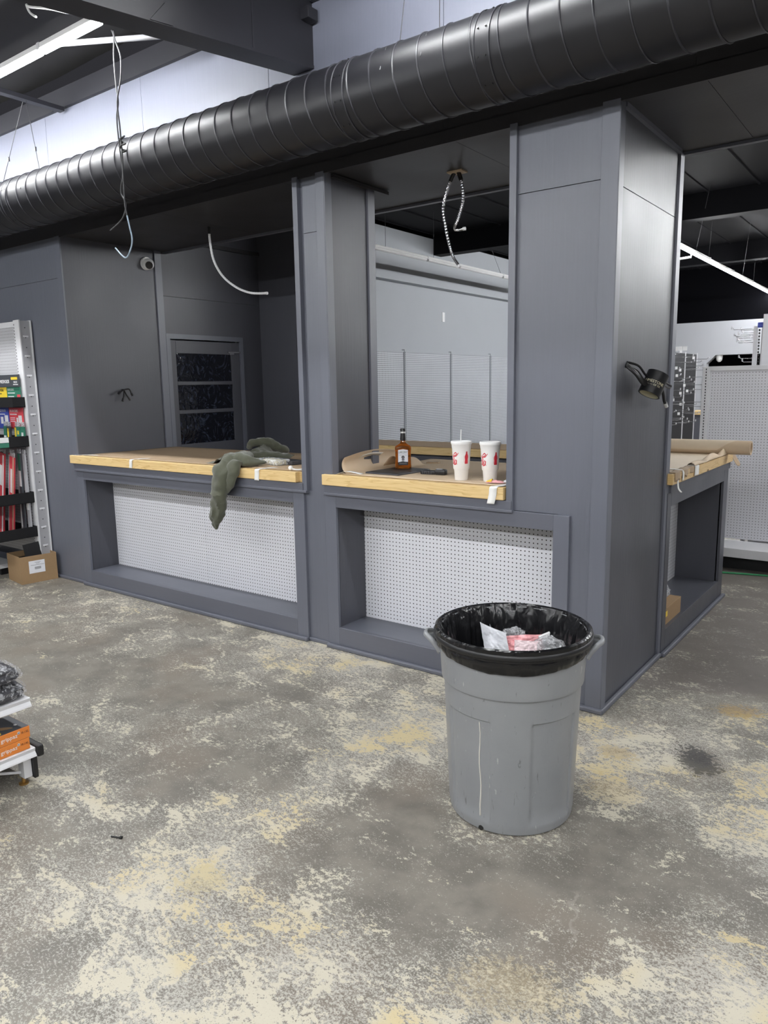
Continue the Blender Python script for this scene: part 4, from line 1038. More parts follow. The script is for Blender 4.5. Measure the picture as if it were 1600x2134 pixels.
# ================================================================== TRASH CAN
TX, TY = .008, -.985
def trash():
    t = thing('trash_can', 'worn grey plastic trash can on the concrete floor', 'trash can', (TX, TY, 0))
    cam = math.atan2(-3.461 - TY, 1.251 - TX)
    NP = 8
    def panel(a):
        # recessed panels round the body, wider than the ribs between
        best = 0.0
        for c_ in (-40, 40, -140, 140):
            d_ = abs((a - cam - math.radians(c_) + PI) % (2 * PI) - PI)
            best = max(best, min(1.0, (math.radians(23.5) - d_) / .022))
        return max(0.0, best)
    def fn(r, z, a):
        k = 0.0
        if .045 < z < .50: k = min(1, (z - .045) / .015, (.452 - z) / .006) if z < .452 else 0
        return r - .0062 * max(0, k) * panel(a), z
    zs = [0.0, .008, .03, .045, .06, .1, .16, .22, .28, .34, .40, .435, .446, .452, .47, .5, .535, .541]
    prof = [(.228, 0.0), (.238, .008)] + [(.2405 + (.262 - .2405) * (z / .54), z) for z in zs[2:]]
    prof += [(.2625, .5415), (.2705, .5425), (.2715, .546), (.272, .56), (.279, .66), (.281, .70), (.289, .703), (.290, .727), (.284, .732), (.276, .728), (.272, .70), (.252, .545), (.223, .03)]
    bm = BM(); lathe(bm, prof, TX, TY, 288, cap_b=True, cap_t=True, fn=fn); obj('body', bm, M['bin'], t, True)
    # loop handles to the sides
    for s in (-1, 1):
        d = Vector((math.cos(cam + s * PI / 2), math.sin(cam + s * PI / 2), 0)); q = Vector((-d.y, d.x, 0)); c0 = Vector((TX, TY, .67)) + d * .272
        path = smoothpath([c0 + q * -.055 + Vector((0, 0, -.03)), c0 + d * .035 + q * -.05 + Vector((0, 0, .012)), c0 + d * .058 + q * -.025 + Vector((0, 0, .024)), c0 + d * .062 + Vector((0, 0, .026)), c0 + d * .058 + q * .025 + Vector((0, 0, .024)), c0 + d * .035 + q * .05 + Vector((0, 0, .012)), c0 + q * .055 + Vector((0, 0, -.03))], 8)
        bm = BM(); tube(bm, path, .0085, 10, squash=1.25); h_ = obj('handle', bm, M['bin'], t, True)
        bm = BM(); grid(bm, lambda u, v: c0 + d * (.005 + (.05 - .045 * v) * math.sin(PI * u)) + q * (.11 * (u - .5)) + Vector((0, 0, .008 + .012 * math.sin(PI * u) - (.045 + .03 * math.sin(PI * u)) * v)), 14, 8); wb_ = obj('handle_web', bm, M['bin'], h_, True); solid(wb_, .004)
    # paint drip and drain hole
    a = cam - .52 + .0
    def dr(z, da, rr=.0): 
        r = .2405 + (.262 - .2405) * (z / .54) + .0006 - .0062; return Vector((TX + r * math.cos(a + da), TY + r * math.sin(a + da), z))
    a = cam - .47
    bm = BM(); random.seed(6)
    pts = [dr(.44 - .042 * k, .012 * math.sin(k * 1.3)) for k in range(10)]
    tube(bm, pts, [.0022 + .0012 * (k / 9) for k in range(10)], 6); obj('dried_drip', bm, M['drip'], t, True)
    a = cam - .46; c = Vector((TX + .2375 * math.cos(a), TY + .2375 * math.sin(a), .014)); d = Vector((math.cos(a), math.sin(a), 0))
    bm = BM(); tube(bm, [c, c + d * .004], .010, 14); obj('drain_hole', bm, M['print_black'], t)
    # liner
    lt = thing('trash_bag', 'black bin liner folded over the trash can rim', 'bin liner', (TX, TY, .55))
    def nz(a, z, k=1.0): return mnoise.noise(Vector((math.cos(a) * 3.2 * k, math.sin(a) * 3.2 * k, z * 4)))
    def fold(r, z, a):
        if z < .60 and r > .28:
            front = .5 + .5 * math.cos(a - cam)
            zz = .738 - (.738 - z) * (.42 + .58 * front ** 1.2) - .012 * nz(a, 1, 1.6)
            return r + .006 * nz(a, z, 4) , zz
        if r < .268:
            return r + .010 * nz(a, z * .3, 5) + .006 * math.sin(a * 19 + 4 * nz(a, 0)), z + .01 * nz(a, z, 2)
        return r + .0018 * nz(a, z, 5), z
    prof = [(.2835, .585), (.290, .599), (.296, .64), (.2965, .66), (.2955, .685), (.299, .690), (.2985, .722), (.297, .736), (.289, .741), (.280, .737), (.2675, .70), (.262, .64), (.255, .57), (.246, .50), (.20, .47), (.10, .50), (.0, .51)]
    bm = BM()
    n = 220; rings = []
    for (r, z) in prof:
        ring = []
        if r == 0: ring = [bm.verts.new((TX, TY, z))]
        else:
            for k in range(n):
                a = 2 * PI * k / n
                if r > .28 and z < .70: 
                    front = .5 + .5 * math.cos(a - cam)
                    s = (.70 - z) / .115
                    zz = .70 - (.012 + .046 * front ** 2.2 + .003 * nz(a, 1, 1.6)) * s; rr = r + .004 * nz(a, z * 6, 3) * s + .003 * math.sin(zz * 260 + 3 * nz(a, 0, 2)) * s
                elif r < .27: rr = r + (.012 * nz(a, z * .3, 5) + .006 * math.sin(a * 17 + 5 * nz(a, 0)) - .008) * min(1, (.74 - z) * 12); zz = z + .012 * nz(a, z, 2) * min(1, (.72 - z) * 8)
                else: rr, zz = r + .0012 * nz(a, z, 6), z
                if .2 > r: zz += .05 * nz(a, r * 9, 1)
                ring.append(bm.verts.new((TX + rr * math.cos(a), TY + rr * math.sin(a), zz)))
        rings.append(ring)
    for i in range(len(rings) - 1):
        for k in range(n):
            if len(rings[i + 1]) == 1: bm.faces.new((rings[i][k], rings[i][(k + 1) % n], rings[i + 1][0]))
            else: bm.faces.new((rings[i][k], rings[i][(k + 1) % n], rings[i + 1][(k + 1) % n], rings[i + 1][k]))
    obj('liner_film', bm, M['bag'], lt, True)
    rm = BM(); tube(rm, [(TX + .2985 * math.cos(2 * PI * k / 96), TY + .2985 * math.sin(2 * PI * k / 96), .712) for k in range(97)], .005, 8, cap=False, squash=2.2); obj('rim_band', rm, M['black_plastic'], lt, True)
trash()
def crumple(name, label, m, org, ex, ey, sx, sy, amp, seed, cat, bend=0.0, group=None):
    ex, ey = Vector(ex).normalized(), Vector(ey).normalized(); nn = ex.cross(ey).normalized()
    bm = BM()
    def f(u, v):
        h = amp * (mnoise.noise(Vector((u * 3 + seed, v * 3, 0))) + .5 * mnoise.noise(Vector((u * 8 + seed, v * 8, 2))) + .2 * abs(mnoise.noise(Vector((u * 20, v * 20 + seed, 2))))) + bend * (u - .5) ** 2
        return Vector(org) + ex * (sx * (u - .5)) + ey * (sy * (v - .5)) + nn * h
    grid(bm, f, 24, 24)
    o = obj(name, bm, M[m], None, False); solid(o, .0008)
    return tag(o, label, cat, group)
rr_ = Vector((.8, .6, 0))
crumple('receipt_paper', 'white printed paper standing in the trash bag, at left', 'paper', (-.155, -.84, .600), (.72, .5, -.40), (-.25, .1, .9), .115, .115, .010, 1.0, 'paper', .2)
crumple('pink_paper', 'crumpled pink paper in the middle of the trash', 'pink', (-.030, -.80, .598), (.8, .55, .05), (-.2, .3, .8), .16, .075, .022, 3.0, 'paper', -.1)
crumple('pale_pink_paper', 'pale pink paper folded in front of the pink one in the trash', 'pink_lt', (.0, -.845, .598), (.8, .5, -.05), (-.1, .2, .9), .095, .065, .008, 5.0, 'paper')
def puff(name, label, m, c, r, seed, cat):
    bm = BM(); bmesh.ops.create_icosphere(bm, subdivisions=4, radius=1.0)
    for v in bm.verts:
        k = 1 + .22 * mnoise.noise(v.co * 2.2 + Vector((seed, 0, 0))) + .12 * mnoise.noise(v.co * 6 + Vector((seed, 3, 0)))
        v.co = Vector(c) + Vector((v.co.x * r[0], v.co.y * r[1], v.co.z * r[2])) * k
    return tag(obj(name, bm, M[m], None, False), label, cat)
puff('clear_bag', 'crumpled clear plastic bag at the back of the trash', 'poly', (-.10, -.765, .610), (.055, .045, .036), 2.0, 'plastic bag')
puff('white_bag', 'crumpled white plastic bag at the right in the trash', 'poly', (.075, -.785, .600), (.070, .05, .042), 7.0, 'plastic bag')
bm = BM(); tube(bm, smoothpath([(.02, -.77, .625), (.06, -.72, .645), (.075, -.70, .66), (.09, -.70, .655), (.09, -.73, .62)]), .005, 6, squash=2)
tag(obj('bag_handle', bm, M['white_plastic'], None, True), 'loop handle of a white bag sticking up in the trash', 'bag handle')

# ================================================================== LEFT SHELVING WITH WEATHERSTRIP
GX = -5.07
t = thing('store_gondola', 'white pegboard shelving unit against the wall at far left', 'shelving', (-5.8, -.1, 0))
obj('pegboard', B(-7.4, -.112, .22, -5.165, -.10, 2.215), M['peg_l'], t)
obj('top_rail', B(-7.4, -.118, 2.20, -5.165, -.095, 2.245), M['white_steel'], t)
u_ = obj('upright', B(-5.165, -.122, 0, -5.135, -.02, 2.255, bev=.002), M['white_steel'], t)
obj('end_flange', B(-5.135, -.122, 0, GX, -.112, 2.255), M['white_steel'], u_)
obj('end_flange', B(-5.135, -.024, 0, GX, -.012, 2.255), M['white_steel'], u_)
obj('end_web', B(-5.135, -.112, 0, GX - .008, -.024, 2.25), M['grey_steel'], u_)
for k in range(13):
    z = .12 + .166 * k
    obj('end_clip', B(GX - .009, -.092, z, GX - .003, -.044, z + .016, bev=.003), M['white_steel'], u_)
bm = BM()
for k in range(25): tube(bm, [(GX - .0085, -.068, .20 + .083 * k), (GX - .0065, -.068, .20 + .083 * k)], .0045, 8)
o = obj('bolt_holes', bm, M['print_black'], u_); o['kind'] = 'stuff'
bm = BM()
for k in range(80): box(bm, -5.155, -.1235, .14 + k * .0262, -5.150, -.1215, .14 + k * .0262 + .015)
o = obj('slot_row', bm, M['print_black'], u_); o['kind'] = 'stuff'
obj('base_deck', B(-7.4, -.30, .06, -5.50, -.12, .10, bev=.004), M['white_steel'], t)
obj('kick_plate', B(-7.4, -.27, 0, -5.52, -.12, .06), M['black_matte'], t)
# rack of black trays with header cards
t = thing('weatherstrip_display', 'black tray rack for door seals hung on the far left pegboard', 'display rack', (-5.6, -.3, .38))
def tray(z0, z1, dep, xr=-5.085, short=False):
    o = obj('tray', B(xr - .004, -.13 - dep, z0, xr, -.124, z1, bev=.001), M['black_matte'], t)
    obj('tray_front', B(-6.6, -.134 - dep, z0, xr, -.13 - dep, z1), M['black_matte'], o)
    obj('tray_floor', B(-6.6, -.13 - dep, z0, xr, -.124, z0 + .004), M['black_matte'], o)
    obj('tray_back', B(-6.6, -.128, z0, xr, -.124, z1), M['black_matte'], o)
    return o
tray(.385, .478, .46); tray(.690, .785, .44)
tr = tray(1.183, 1.275, .36)
obj('price_label', B(-5.082, -.46, 1.187, -5.0815, -.30, 1.225), M['card_green'], tr); obj('price_label', B(-5.082, -.46, 1.228, -5.0812, -.30, 1.272), M['print_white'], tr)
tray(1.523, 1.608, .10)
def card(x0, x1, z0, z1, m, y=-.136, th=.004):
    return obj('card', B(x0, y - th, z0, x1, y, z1), M[m], t)
hd = obj('header_sign', B(-5.95, -.150, 1.696, -5.118, -.132, 1.80), M['card_dark'], t)
obj('lettering', text_bm('DOOR SEALS & THRESHOLDS', .042, basis((-5.27, -.1505, 1.742), (1, 0, 0), (0, 0, 1)), .0005, .72, align='RIGHT'), M['print_white'], hd)
obj('yellow_tag', B(-5.235, -.1512, 1.757, -5.13, -.150, 1.779), M['card_yellow'], hd)
obj('lettering', text_bm('VALUE', .026, basis((-5.165, -.1512, 1.735), (1, 0, 0), (0, 0, 1)), .0005, .8), M['print_white'], hd)
obj('rule', B(-5.205, -.1512, 1.712, -5.125, -.150, 1.719), M['print_white'], hd)
c = card(-5.345, -5.115, 1.606, 1.695, 'card_green')
obj('lettering', text_bm('DOOR SEALS', .026, basis((-5.33, -.1408, 1.672), (1, 0, 0), (0, 0, 1)), .0005, .7, align='LEFT'), M['print_white'], c); obj('rule', B(-5.33, -.1412, 1.640, -5.21, -.14, 1.647), M['print_white'], c); obj('rule', B(-5.33, -.1412, 1.610, -5.23, -.14, 1.617), M['print_white'], c); obj('red_patch', B(-5.175, -.1412, 1.607, -5.12, -.14, 1.63), M['card_red'], c)
c = card(-5.80, -5.35, 1.606, 1.695, 'card_yellow')
obj('lettering', text_bm('WINDOW SEAL', .030, basis((-5.40, -.1408, 1.668), (1, 0, 0), (0, 0, 1)), .0005, .7, align='RIGHT'), M['print_black'], c); obj('rule', B(-5.52, -.1412, 1.636, -5.44, -.14, 1.642), M['print_black'], c)
c = card(-5.345, -5.110, 1.335, 1.517, 'card_red')
obj('lettering', text_bm('DOOR SEALS', .034, basis((-5.33, -.1408, 1.487), (1, 0, 0), (0, 0, 1)), .0005, .7, align='LEFT'), M['print_white'], c); obj('rule', B(-5.33, -.1412, 1.455, -5.215, -.14, 1.463), M['print_white'], c)
for z in (1.425, 1.41, 1.395): obj('rule', B(-5.33, -.1412, z, -5.25, -.14, z + .005), M['print_white'], c)
obj('product_picture', B(-5.19, -.1412, 1.375, -5.135, -.14, 1.45), M['print_white'], c); obj('product_picture', B(-5.225, -.1412, 1.385, -5.20, -.14, 1.43), M['print_white'], c)
c = card(-5.80, -5.350, 1.335, 1.517, 'card_blue')
obj('lettering', text_bm('GARAGE DOOR', .034, basis((-5.40, -.1408, 1.487), (1, 0, 0), (0, 0, 1)), .0005, .7, align='RIGHT'), M['print_white'], c); obj('rule', B(-5.52, -.1412, 1.455, -5.42, -.14, 1.463), M['print_white'], c)
obj('product_picture', B(-5.43, -.1412, 1.365, -5.37, -.14, 1.45), M['print_white'], c); obj('product_picture', B(-5.50, -.1412, 1.375, -5.455, -.14, 1.435), M['print_white'], c)
# small packs standing in the second tray
random.seed(5)
def pack(name, label, x, y, z, w_, h, d, m, tilt, stripe=None, cat='packet', group=None, film=True, ytilt=0.0, clearcol='poly'):
    t = thing(name, label, cat, (x, y, z), group)
    mm = Matrix.Translation((x, y, z)) @ Matrix.Rotation(tilt, 4, 'Y') @ Matrix.Rotation(ytilt, 4, 'X')
    bm = BM(); box(bm, -w_ / 2, -d / 2, 0, w_ / 2, d / 2, h, bev=.002, mat=mm); b = obj('carton', bm, M[m], t)
    if stripe:
        for (a0, a1, z0, z1, sm) in stripe:
            bm = BM(); box(bm, a0 * w_, -d / 2 - .0012, z0 * h, a1 * w_, -d / 2, z1 * h, mat=mm); obj('printed_band', bm, M[sm], b)
    if film:
        bm = BM(); box(bm, -w_ / 2 - .003, -.003, h, w_ / 2 + .003, .003, h + .04, bev=.001, mat=mm); obj('clear_top', bm, M[clearcol], t)
    return t
pg = 'small seal packets in the second tray'
for k, (x, m, s, lab) in enumerate(((-5.41, 'card_green', [(-.4, .4, .2, .5, 'print_white')], 'green and white seal packet, leftmost in the second tray'), (-5.325, 'card_dark', [(-.35, .1, .1, .9, 'card_yellow')], 'dark packet with a yellow band in the second tray'),
                               (-5.215, 'card_dark', [(-.45, .1, .05, .95, 'card_yellow')], 'yellow-fronted packet near the middle of the second tray'), (-5.165, 'card_green', [(-.3, .3, .1, .35, 'print_white'), (-.1, .4, .6, .8, 'card_yellow')], 'green packet second from right in the second tray'), (-5.115, 'card_green', [(-.4, .3, .2, .4, 'print_white'), (-.2, .4, .5, .7, 'print_white')], 'rightmost green packet in the second tray'))):
    pack('seal_packet', lab, x, -.155 - .012 * (k % 2), 1.19, .05, .165, .018, m, .06, s, group=pg)
wg = 'long weatherstrip packs in the lower trays'
for k, (x, y, m, s, h, tl, lab) in enumerate((
    (-5.60, -.22, 'card_red', [(.1, .45, .02, .98, 'print_white'), (-.4, 0, .55, .8, 'print_white')], .74, .22, 'red and white strip pack at the left edge of the frame'),
    (-5.49, -.24, 'card_red', [(.15, .45, .02, .98, 'print_white'), (-.4, .05, .60, .85, 'print_white')], .75, .22, 'red strip pack with white lettering, second from left'),
    (-5.38, -.21, 'card_red', [(-.45, -.15, .02, .98, 'print_white'), (0, .4, .62, .8, 'print_white')], .74, .20, 'red strip pack with a wide white stripe'),
    (-5.29, -.25, 'card_red', [(.30, .5, .0, 1, 'kraft_pale'), (-.2, .15, .55, .85, 'print_white')], .72, .20, 'red strip pack with a tan edge'))):
    pack('weatherstrip_pack', lab, x, y, .395, .075, h, .016, m, tl, s, group=wg)
for k, (x, y, m, s, h, tl, lab) in enumerate((
    (-5.235, -.17, 'grey_steel', [(-.2, .2, .1, .4, 'print_white')], .70, .04, 'clear grey strip pack beside the red ones'),
    (-5.185, -.18, 'card_dark', [(-.4, .4, .80, .99, 'card_green'), (-.4, .4, .60, .79, 'print_white')], .73, .03, 'dark strip pack with a green top label'),
    (-5.13, -.16, 'grey_steel', [(-.45, .45, .32, .47, 'print_white')], .72, .01, 'grey strip pack at the right end of the trays'))):
    pack('weatherstrip_pack', lab, x, y, .395, .045, h, .016, m, tl, s, group=wg)
obj_ = tag(obj('sale_card', B(-5.66, -.47, .93, -5.40, -.465, 1.06, mat=rot_z(-5.5, -.47, .2)), M['card_dark']), 'dark sale card in front of the red strip packs', 'card')
obj_2 = obj('yellow_mark', B(-5.58, -.474, .97, -5.47, -.4705, 1.01, mat=rot_z(-5.5, -.47, .2)), M['card_yellow'], obj_)
# cardboard box on the floor
def carton_open(name, label, corner, ang, lx, ly, h, cat='box', wall=.005):
    t = thing(name, label, cat, (corner[0], corner[1], 0))
    m = Matrix.Translation((corner[0], corner[1], .001)) @ Matrix.Rotation(ang, 4, 'Z')
    for (a, b2, c, d) in ((0, 0, lx, wall), (0, ly - wall, lx, ly), (0, wall, wall, ly - wall), (lx - wall, wall, lx, ly - wall)):
        bm = BM(); box(bm, a, b2, 0, c, d, h, mat=m); obj('side', bm, M['carton'], t)
    bm = BM(); box(bm, wall, wall, 0, lx - wall, ly - wall, .006, mat=m); obj('bottom', bm, M['carton_in'], t)
    return t, m
# corner at front right; local x runs along the long front edge (to the left), local y to the back
t, m = carton_open('cardboard_box', 'open brown carton on the floor at the foot of the left shelving', (-5.0, -.35), math.radians(82), .31, .31, .240)
bm = BM(); box(bm, .07, -.0015, .085, .205, 0, .195, mat=m @ Matrix.Rotation(0, 4, 'Y')); lb = obj('shipping_label', bm, M['paper'], t)
for z, a0, a1 in ((.178, .12, .17), (.168, .13, .16), (.155, .085, .2)):
    bm = BM(); box(bm, a0, -.0022, z, a1, -.0015, z + .003, mat=m); obj('print_line', bm, M['print_grey'], lb)
for k in range(9):
    bm = BM(); box(bm, .118 + k * .006, -.0022, .118, .122 + k * .006, -.0015, .140, mat=m); obj('bar', bm, M['print_grey'], lb)
bm = BM(); box(bm, .06, .0, .03, .20, .008, .325, bev=.002, mat=m @ Matrix.Translation((.045, .06, 0)) @ Matrix.Rotation(-.16, 4, 'X') @ Matrix.Rotation(-.10, 4, 'Y')); tag(obj('metal_sheet', bm, M['black_matte']), 'thin black panel standing in the open brown carton', 'panel')
bm = BM(); box(bm, .02, .12, .02, .29, .30, .19, bev=.006, mat=m); tag(obj('black_tray_part', bm, M['black_matte']), 'black tray part filling the back of the brown carton', 'tray')

# ================================================================== FRONT LEFT SHELF END
SX = -1.70
t = thing('shelf_gondola', 'end of a low white two-tier shelf at the left frame edge', 'shelving', (-2.0, -2.6, 0))
def shelf(z, y1):
    s = obj('shelf', B(-2.16, -4.2, z - .012, SX - .012, y1, z, bev=.002), M['white_steel'], t)
    bm = BM(); poly(bm, [(SX - .014, 0, z), (SX - .004, 0, z - .003), (SX - .008, 0, z - .018), (SX + .002, 0, z - .032), (SX + .004, 0, z - .038), (SX - .014, 0, z - .036)], (0, y1 + 4.2, 0)); bmesh.ops.translate(bm, verts=bm.verts[:], vec=(0, -4.2, 0)); obj('price_rail', bm, M['white_steel'], s)
shelf(.388, -2.005); shelf(.164, -2.005)
obj('end_bumper', B(-2.16, -2.002, .118, SX + .006, -1.972, .168, bev=.007), M['black_plastic'], t)
obj('leg_cover', B(SX - .062, -2.014, .022, SX - .014, -1.996, .120, bev=.002), M['black_plastic'], t)
obj('leg', B(SX - .075, -2.05, .03, SX - .03, -2.016, .126), M['white_steel'], t)
bm = BM(); lathe(bm, [(.020, .0), (.020, .006), (.008, .008), (.007, .03)], -1.752, -2.045, 16, cap_t=True); obj('levelling_foot', bm, M['brass'], t, True)
obj('back_panel', B(-2.20, -4.2, .03, -2.16, -1.99, .92), M['peg_y'], t)
bm = BM(); tube(bm, [(-1.76, -2.05, .05), (-1.80, -2.30, .13)], .006, 6); obj('brace', bm, M['white_steel'], t)
def glove(label, z, y1):
    g = thing('glove_box', label, 'box', (-1.79, y1 - .12, z), 'orange glove boxes on the lower shelf')
    obj('carton', B(-1.88, y1 - .24, z, SX - .012, y1, z + .0495, bev=.0015), M['orange'], g)
    obj('lid_print', B(-1.878, y1 - .238, z + .0495, SX - .0135, y1 - .002, z + .0502), M['card_dark'], g)
    mt = lambda y, zz: basis((SX - .0115, y, zz), (0, 1, 0), (0, 0, 1))
    obj('lettering', text_bm('grippaz', .024, mt(y1 - .053, z + .025), .0004, 1.0, align='RIGHT'), M['print_white'], g)
    bm = BM()
    for k in range(6):
        a = PI * k / 6
        box(bm, -.0012, -.0005, -.006, .0012, 0, .006, mat=mt(y1 - .047, z + .034) @ Matrix.Rotation(a, 4, 'Y'))
    obj('star_mark', bm, M['print_white'], g)
    obj('lettering', text_bm('10 / XL', .013, mt(y1 - .022, z + .029), .0004, .85), M['print_black'], g)
    return g
glove('orange glove box, lower of the two on the shelf', .165, -2.022)
g = glove('orange glove box with the dark photo lid, on top of the other', .2155, -2.017)
bm = BM()
def hand(u, v): return Vector((-1.86 + .13 * u, -2.21 + .12 * v, .2663))
def ell(cx, cy, rx, ry, rot):
    return [(-.0 + cx + rx * math.cos(2 * PI * k / 20) * math.cos(rot) - ry * math.sin(2 * PI * k / 20) * math.sin(rot), cy + rx * math.cos(2 * PI * k / 20) * math.sin(rot) + ry * math.sin(2 * PI * k / 20) * math.cos(rot), .2659) for k in range(20)]
bm = BM(); poly(bm, ell(-1.775, -2.11, .05, .014, .9), (0, 0, .0004)); obj('lid_picture', bm, M['carton'], g)
bm = BM(); poly(bm, ell(-1.75, -2.14, .03, .014, .2), (0, 0, .0005)); obj('lid_picture', bm, M['card_yellow'], g)
bm = BM(); poly(bm, ell(-1.765, -2.05, .008, .006, .2), (0, 0, .0005)); obj('lid_badge', bm, M['print_white'], g)
def baggie(label, z, r, seed, y):
    t = thing('bagged_gloves', label, 'bag', (-1.82, y, z), 'clear bags of dark goods on the upper shelf')
    for nm, k, m in (('dark_contents', .94, 'charcoal_case'), ('clear_wrap', 1.0, 'wrap')):
        bm = BM(); bmesh.ops.create_icosphere(bm, subdivisions=4 if nm != 'x' else 3, radius=1.0)
        for v in bm.verts:
            q = v.co.copy(); s = 1 + .10 * mnoise.noise(q * 2.5 + Vector((seed, 0, 0))) + (.07 * abs(mnoise.noise(q * 7 + Vector((seed, 0, 0)))) if nm == 'clear_wrap' else 0)
            b_ = max(abs(q.x), abs(q.y)); q = Vector((q.x / (.35 + .65 * b_), q.y / (.35 + .65 * b_), q.z)) if b_ > .2 else q
            v.co = Vector((-1.82, y, z + r[2])) + Vector((q.x * r[0], q.y * r[1], q.z * r[2] * .94)) * s * k
        zmin = min(v.co.z for v in bm.verts); bmesh.ops.translate(bm, verts=bm.verts[:], vec=(0, 0, z + .001 - zmin))
        obj(nm, bm, M[m], t, False)
baggie('clear bag of dark gloves lying directly on the upper shelf', .388, (.125, .15, .036), 1.0, -2.14)
baggie('clear bag of dark gloves on top of the other bag', .460, (.115, .14, .042), 5.0, -2.15)

# ================================================================== REAR: GREY GONDOLAS ON THE GREY WALL
t = thing('wall_gondola', 'long grey pegboard shelving along the pale grey rear wall', 'shelving', (-4.75, 6.5, 0))
for (y0, y1) in ((2.64, 3.86), (3.86, 5.08), (5.08, 6.30), (6.30, 7.53), (7.53, 8.75), (8.75, 9.97)):
    obj('pegboard', B(-4.74, y0 + .02, .2, -4.73, y1 - .02, 2.12), M['peg_g'], t)
    u_ = obj('upright', B(-4.76, y1 - .02, 0, -4.715, y1 + .02, 2.14), M['grey_wall'], t)
    bm = BM()
    for k in range(70): box(bm, -4.7155, y1 - .006, .3 + k * .026, -4.714, y1 + .006, .3 + k * .026 + .014)
    o = obj('slot_row', bm, M['print_black'], u_); o['kind'] = 'stuff'
obj('top_rail', B(-4.75, 2.64, 2.105, -4.722, 9.97, 2.13), M['grey_wall'], t)
obj('base_deck', B(-4.75, 2.64, .15, -4.2, 9.97, .2), M['white_steel'], t)
t = thing('gondola_post', 'slotted white gondola post in front of the grey shelving', 'post', (-4.0, 7.0, 0))
obj('post', B(-3.73, 6.43, 0, -3.67, 6.50, 1.765), M['white_steel'], t)
bm = BM()
for k in range(52): box(bm, -3.705, 6.428, .3 + k * .0277, -3.692, 6.4305, .3 + k * .0277 + .017)
o = obj('slot_row', bm, M['print_black'], t); o['kind'] = 'stuff'
obj('base', B(-3.95, 6.42, 0, -3.3, 6.54, .12), M['black_matte'], t)

# ================================================================== REAR RIGHT: WHITE GONDOLA, HOOKS, FAR WALL
t = thing('store_gondola', 'white pegboard end display beyond the side counter', 'shelving', (.3, 3.8, 0))
YG = 3.77
obj('pegboard', B(-.435, YG, .22, 1.6, YG + .01, 1.735), M['peg_r'], t)
u_ = obj('upright', B(-.505, YG - .006, 0, -.440, YG + .05, 1.775, bev=.002), M['white_steel'], t)
bm = BM()
for k in range(60): box(bm, -.478, YG - .0075, .22 + k * .0258, -.470, YG - .0055, .22 + k * .0258 + .015)
o = obj('slot_row', bm, M['print_black'], u_); o['kind'] = 'stuff'
obj('top_rail', B(-.440, YG - .012, 1.735, 1.6, YG + .05, 1.775, bev=.002), M['white_steel'], t)
obj('base_deck', B(-.46, YG - .36, .185, 1.6, YG, .205), M['white_steel'], t)
obj('deck_front', B(-.46, YG - .375, .125, 1.6, YG - .36, .205, bev=.003), M['white_steel'], t)
obj('kick_plate', B(-.40, YG - .25, 0, 1.6, YG - .02, .125), M['black_matte'], t)
t = thing('store_gondola', 'taller white end panel with a slotted post behind the pegboard display', 'shelving', (.5, 4.1, 0))
obj('end_panel', B(-.088, 4.08, .1, 1.4, 4.10, 2.23), M['white_steel'], t)
u_ = obj('upright', B(-.165, 4.10, 0, -.135, 4.16, 2.13), M['white_steel'], t)
u2 = obj('upright', B(-.100, 4.10, 0, -.088, 4.16, 2.13), M['white_steel'], t)
bm = BM()
for k in range(14): box(bm, -.125, 4.102, 1.72 + k * .028, -.112, 4.11, 1.72 + k * .028 + .018)
o = obj('slot_row', bm, M['print_black'], t); o['kind'] = 'stuff'
obj('body', B(-.10, 4.16, .1, 1.4, 4.8, 1.7), M['white_steel'], t)
tag(obj('blue_clip', B(-.135, 4.09, 2.115, -.088, 4.11, 2.16, bev=.004), M['card_blue']), 'small blue clip at the top of the tall slotted post', 'clip')
def peg_hook(label, base, d, L, g, up=.02, plate=True):
    t = thing('peg_hook', label, 'hook', base, g)
    b = Vector(base); d = Vector(d).normalized()
    bm = BM(); tube(bm, [b, b + d * (L * .9), b + d * L + Vector((0, 0, up))], .0032, 6); obj('prong', bm, M['chrome'], t)
    q = d.cross(Vector((0, 0, 1))).normalized()
    if plate:
        e = b + d * (L + .002) + Vector((0, 0, up))
        bm = BM(); tube(bm, [e - q * .018, e + q * .018], .005, 6); tube(bm, [e - Vector((0, 0, .016)), e + Vector((0, 0, .012))], .005, 6); obj('tag_end', bm, M['grey_steel'], t)
ORD = ['first', 'second', 'third', 'fourth', 'fifth', 'sixth', 'seventh', 'eighth', 'ninth', 'tenth', 'eleventh', 'twelfth', 'thirteenth', 'fourteenth']
gh = 'long display hooks on the tall slotted post'
for k, (z, L, yy) in enumerate(((2.108, .19, 4.12), (2.10, .12, 4.16), (2.075, .10, 4.12), (2.06, .14, 4.17), (2.045, .165, 4.12), (2.03, .15, 4.15), (2.005, .13, 4.12), (1.99, .15, 4.17))):
    peg_hook('empty display hook high on the slotted post, %s from the top of its cluster' % ORD[k], (-.165, yy, z), (-1, 0, 0), L, gh)
gl = 'lower pair of hooks on the tall slotted post'
for k, (z, L) in enumerate(((1.845, .115), (1.812, .085))):
    peg_hook('white display hook low on the slotted post, %s of the pair' % ('upper', 'lower')[k], (-.165, 4.12, z), (-1, 0, .02), L, gl)
